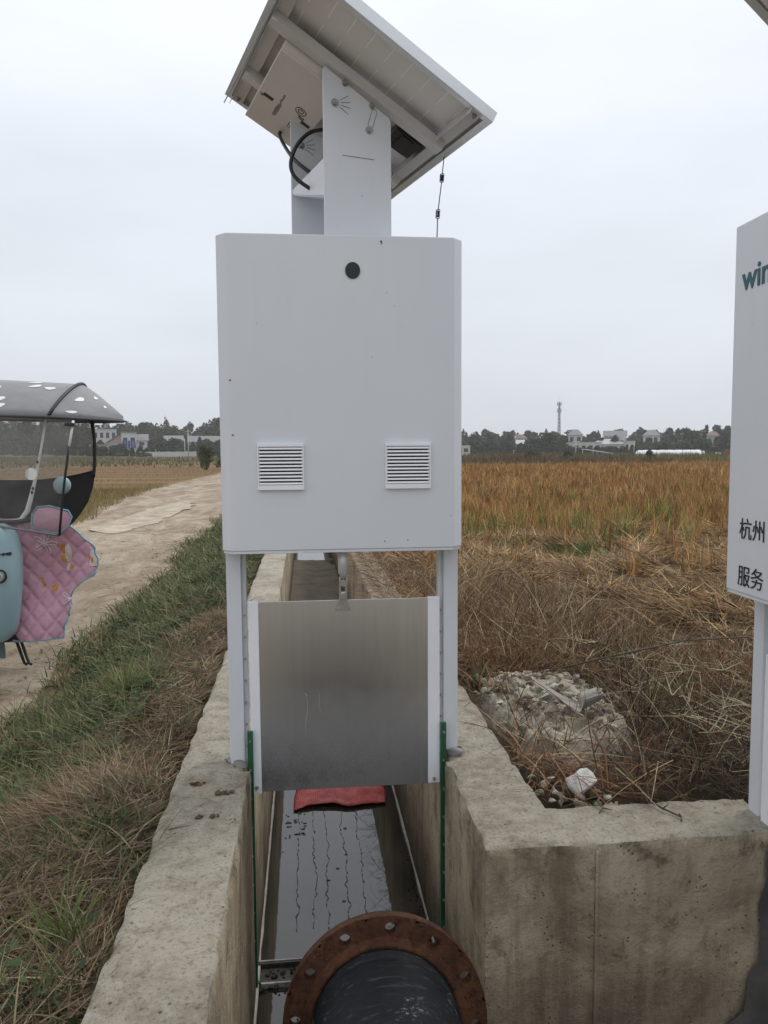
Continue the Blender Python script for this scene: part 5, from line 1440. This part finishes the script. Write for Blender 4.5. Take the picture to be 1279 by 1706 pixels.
def tree(name, az, D, w, h, kind, cols, label, group=None, n=900, size=None, cat='tree'):
    x, y = at(az, D); r = random.Random(int(az * 1000)); z = float(hgt(x, y))
    root = empty(name, (x, y, z), 0, label, cat, group)
    b = B(); tr = max(.03, w * .03)
    b.tube([(0, 0, -.3), (.02 * w, 0, h * .25), (-.01 * w, .01 * w, h * .55), (0, 0, h * .85)], [tr * 1.3, tr, tr * .7, tr * .2], 7)
    for k in range(4):
        a = r.uniform(0, 6.28); z0 = h * r.uniform(.2, .5); b.tube([(0, 0, z0), (w * .15 * math.cos(a), w * .15 * math.sin(a), z0 + h * .14), (w * .3 * math.cos(a), w * .3 * math.sin(a), z0 + h * .24)], [tr * .5, tr * .35, tr * .1], 5)
    b.build('trunk', M['bark'], root)
    V, F, C = leaves_np(crown_lobes(w, h, kind, r), n, size or w * .055, cols, abs(int(D * 10 + az * 7)))
    np_mesh('crown', V, F, M['foliage'], C, root)
def wood(spec, seed, label=None):
    """a far wood that reads as one mass"""
    r = random.Random(seed); lob = []; 
    for (a0, a1, D0, D1, h0, h1, cnt) in spec:
        for i in range(cnt):
            az = a0 + (a1 - a0) * (i + r.random()) / cnt; D = r.uniform(D0, D1); x, y = at(az, D); z = float(hgt(x, y)); h = r.uniform(h0, h1); w = h * r.uniform(.5, .85)
            for l in crown_lobes(w, h, 'round' if r.random() < .8 else 'conifer', r): lob.append((x + l[0], y + l[1], z + l[2] * 1.02, *l[3:]))
            lob.append((x, y, z + h * .25, w * .4, w * .4, h * .28))
    V, F, C = leaves_np(lob, len(lob) * 85, .62, TG + TD + TB[:1], seed)
    tag(np_mesh('far_wood', V, F, M['foliage'], C), kind='stuff')
def az_of(px): return math.degrees(math.atan((px - 640) / 1280)) + 5.9
# (the azimuths below were measured once from the photograph, in degrees from the channel's axis)
wood([(-21, -5.5, 335, 375, 12.0, 16.0, 46), (-5.5, 11, 340, 380, 9, 13, 36)], 5)
wood([(10.5, 31.5, 345, 400, 8.5, 12.5, 56), (10.5, 31.5, 290, 320, 5, 7.5, 44), (31.5, 40, 320, 380, 8, 12, 22)], 6)
wood([(-15.2, -5.5, 243, 254, 1.2, 3.4, 34), (-14.5, -5.5, 270, 282, 3.5, 6.0, 20)], 12)
wood([(16.5, 25.2, 262, 274, 2.0, 3.2, 30), (25.2, 31.5, 255, 285, 2.2, 4.5, 26), (11, 16.5, 262, 280, 2.5, 4.5, 16)], 9)
wood([(-27, -21, 320, 370, 11, 15, 16), (-20, -5.5, 262, 290, 3.0, 5.5, 24)], 8)
T = [('round_tree', -12.8, 250, 5.2, 4.2, 'round', TD, 'small round dark tree in front of the blue-glazed house'),
     ('round_tree', -10.1, 252, 7.0, 6.8, 'round', TG, 'tall dark tree left of the pair of utility poles'),
     ('round_tree', -9.3, 256, 5.6, 6.4, 'round', TD, 'dense dark tree close beside the two utility poles'),
     ('round_tree', -7.0, 250, 4.6, 6.2, 'round', TG, 'tree in front of the grey tiled row houses'),
     ('round_tree', 12.6, 285, 8.5, 9.2, 'round', TG, 'bushy tree just right of the big white cabinet'),
     ('conifer', 13.85, 290, 4.6, 9.9, 'round', TD, 'upright dark tree standing above the left end of the right treeline'),
     ('round_tree', 15.2, 286, 6.0, 8.0, 'round', TG, 'tree just left of the small pale-roofed house'),
     ('broad_tree', 17.7, 275, 11.5, 9.6, 'round', TD, 'broad dark tree left of the radio mast'),
     ('round_tree', 19.0, 272, 6.0, 7.0, 'round', TG, 'lower tree directly below the radio mast'),
     ('round_tree', 25.9, 320, 9.0, 8.2, 'round', TB, 'brownish tree between the long hall and the conifers'),
     ('conifer', 25.85, 315, 2.4, 9.2, 'conifer', TD, 'taller of two narrow conifers on the skyline'),
     ('conifer', 26.3, 318, 2.2, 8.2, 'conifer', TD, 'shorter of two narrow conifers on the skyline'),
     ('broad_tree', 27.8, 305, 15.0, 9.4, 'round', TG, 'wide tree crown behind the white plastic tunnel'),
     ('round_tree', 29.9, 300, 8.0, 9.2, 'round', TD, 'dark tree next to the black-lettered cabinet')]
for (nm, az, D, w, h, kd, cl, lb) in T: tree(nm, az, D, w, h, kd, cl, lb, 'trees around the far village', 1000)
tree('roadside_bush', -7.05, 68, 2.0, 2.45, 'shrub', [(.05, .065, .025), (.075, .085, .03), (.10, .095, .035)], 'loose green bush standing alone at the far roadside', None, 1400, .085, 'bush')
tree('roadside_bush', -6.0, 69, 1.3, 1.3, 'shrub', [(.05, .06, .025), (.065, .07, .03)], 'lower dark bush next to the tall roadside bush', None, 600, .08, 'bush')
for i, (az, D, w, h, lb) in enumerate(((-11.5, 225, 7, 1.7, 'low green shrub row by the white garden wall'), (-13.0, 232, 4, 1.2, 'small pale green shrub in front of the grey shed'), (16.7, 90, 2.4, 1.5, 'dark weedy shrub in the brown field band'), (19.4, 86, 2.2, 1.3, 'dark shrub in the brown field band below the mast'), (24.9, 88, 1.7, 1.5, 'dark shrub in front of the white plastic tunnel'))):
    tree('field_shrub', az, D, w, h, 'shrub', TG if i != 4 else TB, lb, None, 500, .13 if D < 100 else .3, 'shrub')

wallw = simple('whitewashed wall', (.50, .50, .49), .85, 0, .08, .6); wallp = simple('pinkish render', (.40, .34, .32), .85, 0, .08, .6); wallg = simple('grey render', (.33, .33, .32), .85, 0, .12, .6)
roofg = simple('grey roof tiles', (.19, .20, .205), .8, 0, .12, 1.5); roofr = simple('brown roof tiles', (.16, .105, .095), .8, 0, .15, 1.5); roofp = simple('pale roof sheet', (.40, .41, .41), .6, 0, .08, 1)
glass = simple('dark window glass', (.035, .04, .05), .15, 0, .2, 2); bglass = simple('blue glazing', (.035, .06, .20), .2, 0, .2, 2)
def house(name, az, D, w, h, roof, wm, rm, label, dep=7.0, roofh=1.8, wins=(3, 1), z0=0.0, turn=0.0, band=None, cat='house', gable_front=False, overhang=.5):
    x, y = at(az, D); z = float(hgt(x, y)) + z0
    root = empty(name, (x, y, z), R(-az + turn), label, cat, 'buildings of the far village')
    hw = h - (roofh if roof != 'flat' else 0)
    b = B(); b.box(-w / 2, w / 2, 0, dep, -1, hw)
    if roof == 'gable' and gable_front: b.prism([(-w / 2, .0, hw), (w / 2, .0, hw), (0, .0, hw + roofh)], (0, dep, 0))
    b.build('wall', wm, root)
    b = B(); e = overhang
    if roof == 'flat':
        b.box(-w / 2 - .15, w / 2 + .15, -.15, dep + .15, hw, hw + .35)
    elif roof == 'hip':
        q = min(w * .3, roofh * 1.6)
        v = [(-w / 2 - e, -e, hw), (w / 2 + e, -e, hw), (w / 2 + e, dep + e, hw), (-w / 2 - e, dep + e, hw), (-w / 2 + q, dep / 2, hw + roofh), (w / 2 - q, dep / 2, hw + roofh)]
        for f in ((0, 1, 5, 4), (1, 2, 5), (2, 3, 4, 5), (3, 0, 4), (3, 2, 1, 0)): b.poly([v[i] for i in f])
        bmesh.ops.remove_doubles(b.bm, verts=b.bm.verts, dist=1e-4)
    elif gable_front:
        t = .25
        for s in (-1, 1): b.prism([(s * (w / 2 + e), -e, hw - e * .4), (0, -e, hw + roofh + .02), (0, -e, hw + roofh + .02 + t), (s * (w / 2 + e), -e, hw - e * .4 + t)], (0, dep + 2 * e, 0))
    else:
        b.prism([(-w / 2 - e, -e, hw), (-w / 2 - e, dep + e, hw), (-w / 2 - e, dep / 2, hw + roofh)], (w + 2 * e, 0, 0))
    b.build('roof', rm, root)
    nx, ny = wins
    for i in range(nx):
        for j in range(ny):
            cx_ = -w / 2 + w * (i + .5) / nx; fh = hw / ny; zb = j * fh + fh * .38
            b = B(); ww = min(1.5, w / nx * .55); b.box(cx_ - ww / 2, cx_ + ww / 2, -.06, .02, zb, zb + fh * .42); b.build('window', glass, root)
    if band:
        b = B(); b.box(-w / 2 + .3, w / 2 - .3, -.5, .0, band[0], band[1]); o = b.build('glazed_balcony', bglass, root)
        b = B()
        for k in range(6): xx = -w / 2 + .3 + (w - .6) * k / 5; b.box(xx - .05, xx + .05, -.56, -.5, band[0], band[1])
        b.build('mullion', wallw, o)
    return root
house('flat_roofed_building', -13.95, 292, 8.0, 9.0, 'flat', wallw, roofp, 'long white flat-roofed building behind the pinkish gabled house', wins=(4, 2))
house('gabled_house', -13.0, 268, 7.5, 6.9, 'gable', wallp, roofr, 'pinkish gabled house with a brown roof', wins=(2, 1), gable_front=True, roofh=2.6)
house('terrace_house', -12.35, 262, 4.7, 7.4, 'flat', wallw, roofg, 'white house with a blue glazed balcony', wins=(2, 1), band=(2.6, 4.9))
house('gabled_house', -11.5, 266, 3.6, 7.2, 'gable', wallw, roofg, 'narrow white house with a dark grey roof', wins=(1, 2), roofh=2.2)
house('shed', -14.4, 255, 5.2, 3.4, 'flat', wallg, roofg, 'low grey shed at the left end of the village', wins=(1, 1))
house('low_house', -9.3, 300, 6.5, 7.4, 'gable', wallg, roofg, 'grey-roofed house half hidden behind the dark trees', wins=(3, 1), roofh=2)
house('row_house', -7.2, 283, 10.5, 7.0, 'gable', wallg, roofg, 'long row house with a grey tiled roof behind the bush', wins=(5, 1), roofh=2.2)
house('row_house', -5.4, 280, 6.0, 6.4, 'gable', wallg, roofg, 'grey house beside the edge of the big white cabinet', wins=(2, 1), roofh=2.2)
house('small_house', 15.75, 300, 4.4, 5.4, 'gable', wallw, roofp, 'small white house with a pale roof amid trees', wins=(2, 1), roofh=1.6, z0=.4)
house('far_house', 16.0, 335, 5.0, 8.6, 'hip', wallg, roofr, 'brown-roofed house behind the small pale-roofed one', wins=(2, 1))
house('hill_house', 19.85, 325, 5.6, 10.4, 'hip', wallw, roofg, 'tall white house with grey hipped roof right of the mast', wins=(2, 2), roofh=2.4)
house('open_shed', 20.45, 282, 12.0, 4.3, 'flat', wallw, roofp, 'long shed with a flat projecting roof', wins=(5, 1), z0=0)
house('hall', 22.15, 288, 11.5, 5.9, 'hip', wallw, roofp, 'white hall with a pale hipped roof', wins=(5, 1), roofh=1.9)
house('stair_tower', 23.0, 290, 3.1, 6.6, 'flat', wallw, wallw, 'white box-shaped tower beside the hipped hall', wins=(1, 1))
house('annexe', 23.6, 284, 3.6, 4.7, 'flat', wallw, roofp, 'low white annexe at the right end of the hall', wins=(2, 1))
house('hill_house', 22.6, 335, 8.8, 10.0, 'gable', wallg, roofg, 'large grey-roofed house on the skyline above the hall', wins=(4, 2), roofh=2.4)
house('hill_house', 25.05, 342, 6.6, 10.4, 'hip', wallw, roofg, 'pale house with grey hipped roof left of the conifers', wins=(2, 2), roofh=2.4)
house('hill_house', 29.0, 342, 4.6, 9.6, 'hip', wallg, roofr, 'small brownish house on the skyline near the black-lettered cabinet', wins=(2, 1))
house('white_hut', 12.0, 252, 2.6, 2.9, 'flat', wallw, wallw, 'small white hut beside the big cabinet', wins=(1, 1))
b = B(); x, y = at(-9.7, 240); b.box(-8, 8, 0, .25, -1, 1.25); b.box(-8.05, 8.05, -.05, .3, 1.25, 1.4)
for k in range(7): b.box(-8 + 16 * k / 6 - .2, -8 + 16 * k / 6 + .2, -.08, .33, -1, 1.5)
o = b.build('garden_wall', wallw); o.location = (x, y, float(hgt(x, y))); o.rotation_euler = (0, 0, R(9.7)); tag(o, 'long low white garden wall in front of the dark trees', 'wall')
def tunnel():
    x, y = at(26.2, 208); root = empty('plastic_tunnel', (x, y, float(hgt(x, y))), R(-26.2 - 14), 'long white plastic growing tunnel at the far edge of the field', 'greenhouse')
    k = simple('milky tunnel film', (.66, .68, .68), .45, 0, .06, .4)
    b = B(); P = []
    for xx in np.linspace(-8.3, 8.3, 34):
        e = min(1, (8.3 - abs(xx)) / .9 + .02) ** .5
        P.append([(xx, 2.3 * math.cos(t), max(-.1, 1.55 * e * math.sin(t) ** .8 if math.sin(t) > 0 else -.1) + .04 * math.sin(xx * 3)) for t in np.linspace(0, math.pi, 15)])
    b.grid(P); b.build('film_cover', k, root)
    b = B(); b.poly([(8.31, 2.2 * math.cos(t), .2 + 1.2 * math.sin(t)) for t in np.linspace(0, math.pi, 12)]); b.build('end_sheet', k, root)
    for xx in np.linspace(-7.6, 7.6, 9):
        b = B(); b.tube([(xx, 2.33 * math.cos(t), 1.6 * max(0, math.sin(t)) ** .8) for t in np.linspace(.05, math.pi - .05, 13)], .03, 5); b.build('hoop', M['alu'], root)
tunnel()
def pole(name, az, D, h, r, label, arm=False, mat=None, cat='pole'):
    x, y = at(az, D); b = B(); b.tube([(0, 0, -.5), (0, 0, h)], [r, r * .7], 8)
    if arm: b.box(-.8, .8, -.06, .06, h - .7, h - .55); b.box(-.5, .5, -.06, .06, h - 1.5, h - 1.38)
    o = b.build(name, mat or simple('concrete pole', (.42, .42, .41), .8)); o.location = (x, y, float(hgt(x, y))); tag(o, label, cat)
pole('utility_pole', -8.3, 238, 8.0, .16, 'taller of two concrete utility poles on the left', True)
pole('utility_pole', -8.55, 243, 5.4, .15, 'shorter of two concrete utility poles on the left')
pole('marker_post', -10.55, 150, 2.0, .07, 'short thin post standing in the left field')
pole('utility_pole', 21.1, 262, 4.4, .13, 'thin pole in front of the open shed')
pole('utility_pole', 23.9, 262, 4.4, .13, 'thin pole right of the white annexe')
pole('utility_pole', 27.2, 300, 4.0, .13, 'short pole behind the white plastic tunnel')
pole('white_mast', 19.9, 215, 3.8, .12, 'short white mast standing at the far field edge', True, wallw, 'mast')
b = B(); x, y = at(21.5, 225); b.tube([(-4.6, 0, 1.9), (-1, 0, 1.4), (4.6, 0, .5)], .13, 7)
for xx, zz in ((-4.4, 1.9), (-.5, 1.3), (4, .6)): b.tube([(xx, 0, -.5), (xx, 0, zz)], .06, 6)
o = b.build('pipe_rail', wallw); o.location = (x, y, float(hgt(x, y))); o.rotation_euler = (0, 0, R(-21.5)); tag(o, 'white pipe sloping down on short posts beyond the field', 'pipe')
b = B(); x, y = at(29.35, 200); b.ball((0, 0, .45), .95, .7, .5, 14, 8); o = b.build('water_tank', wallw); o.location = (x, y, float(hgt(x, y))); tag(o, 'small rounded white tank right of the plastic tunnel', 'tank')
b = B(); x, y = at(29.95, 200); b.box(-.9, .9, -.6, .6, .35, 1.1); b.box(-.3, .8, -.55, .55, 1.1, 1.6)
for wx in (-.6, .6):
    for wy in (-.62, .56): b.tube([(wx, wy, .3), (wx, wy + .06, .3)], .32, 14)
o = b.build('farm_cart', simple('dull red paint', (.20, .03, .03), .5), None, .04); o.location = (x, y, float(hgt(x, y))); tag(o, 'dull red farm cart beside the white tank', 'cart')
def mast():
    x, y = at(az_of(931), 420); root = empty('radio_mast', (x, y, float(hgt(x, y))), .3, 'tall lattice radio mast with two rings of antennas', 'radio mast')
    mm = simple('galvanised mast steel', (.20, .21, .22), .6, .3)
    b = B(); H = 27.0; w0, w1 = 1.25, .42
    def c(k, t): w = w0 + (w1 - w0) * min(1, t * 1.25); a = math.pi / 4 + k * math.pi / 2; return Vector((w * math.cos(a), w * math.sin(a), H * t))
    for k in range(4): b.tube([c(k, -.03), c(k, .5), c(k, 1)], .11, 6)
    for i in range(14):
        t0, t1 = i / 14, (i + 1) / 14
        for k in range(4): b.tube([c(k, t0), c((k + 1) % 4, t1)], .055, 4); b.tube([c((k + 1) % 4, t0), c(k, t1)], .055, 4); b.tube([c(k, t1), c((k + 1) % 4, t1)], .05, 4)
    b.build('lattice_frame', mm, root)
    b = B(); b.tube([(0, 0, H - 1), (0, 0, H + 2.8)], [.07, .03], 6); b.build('lightning_rod', mm, root)
    for zc_ in (H - .6, H - 4.2):
        b = B()
        b.tube([(1.0 * math.cos(t), 1.0 * math.sin(t), zc_ - .6) for t in np.linspace(0, 6.283, 13)], .09, 5)
        for k in range(6): a = k * math.pi / 3; b.tube([(.3 * math.cos(a), .3 * math.sin(a), zc_ - .6), (1.0 * math.cos(a), 1.0 * math.sin(a), zc_ - .6)], .06, 5)
        pf = b.build('antenna_ring', mm, root)
        for k in range(6):
            a = k * math.pi / 3; b = B(); b.box(-.10, .10, -.16, .16, -.95, .95, Matrix.Translation((1.12 * math.cos(a), 1.12 * math.sin(a), zc_)) @ Matrix.Rotation(a, 4, 'Z')); b.build('panel_antenna', simple('grey antenna', (.33, .34, .35), .6) if k == 0 else bpy.data.materials['grey antenna'], pf)
mast()

# ------------------------------------------------------------------ air
def haze():
    b = B(); b.box(-170, 260, -12, 470, -9, 42)
    k = bpy.data.materials.new('haze'); k.use_nodes = True; t = k.node_tree; t.nodes.clear()
    out = t.nodes.new('ShaderNodeOutputMaterial'); v = t.nodes.new('ShaderNodeVolumePrincipled')
    v.inputs['Color'].default_value = (.97, .98, 1, 1); v.inputs['Density'].default_value = .0004; v.inputs['Anisotropy'].default_value = .0
    t.links.new(v.outputs[0], out.inputs['Volume'])
    o = b.build('haze', k); tag(o, kind='stuff')
haze()
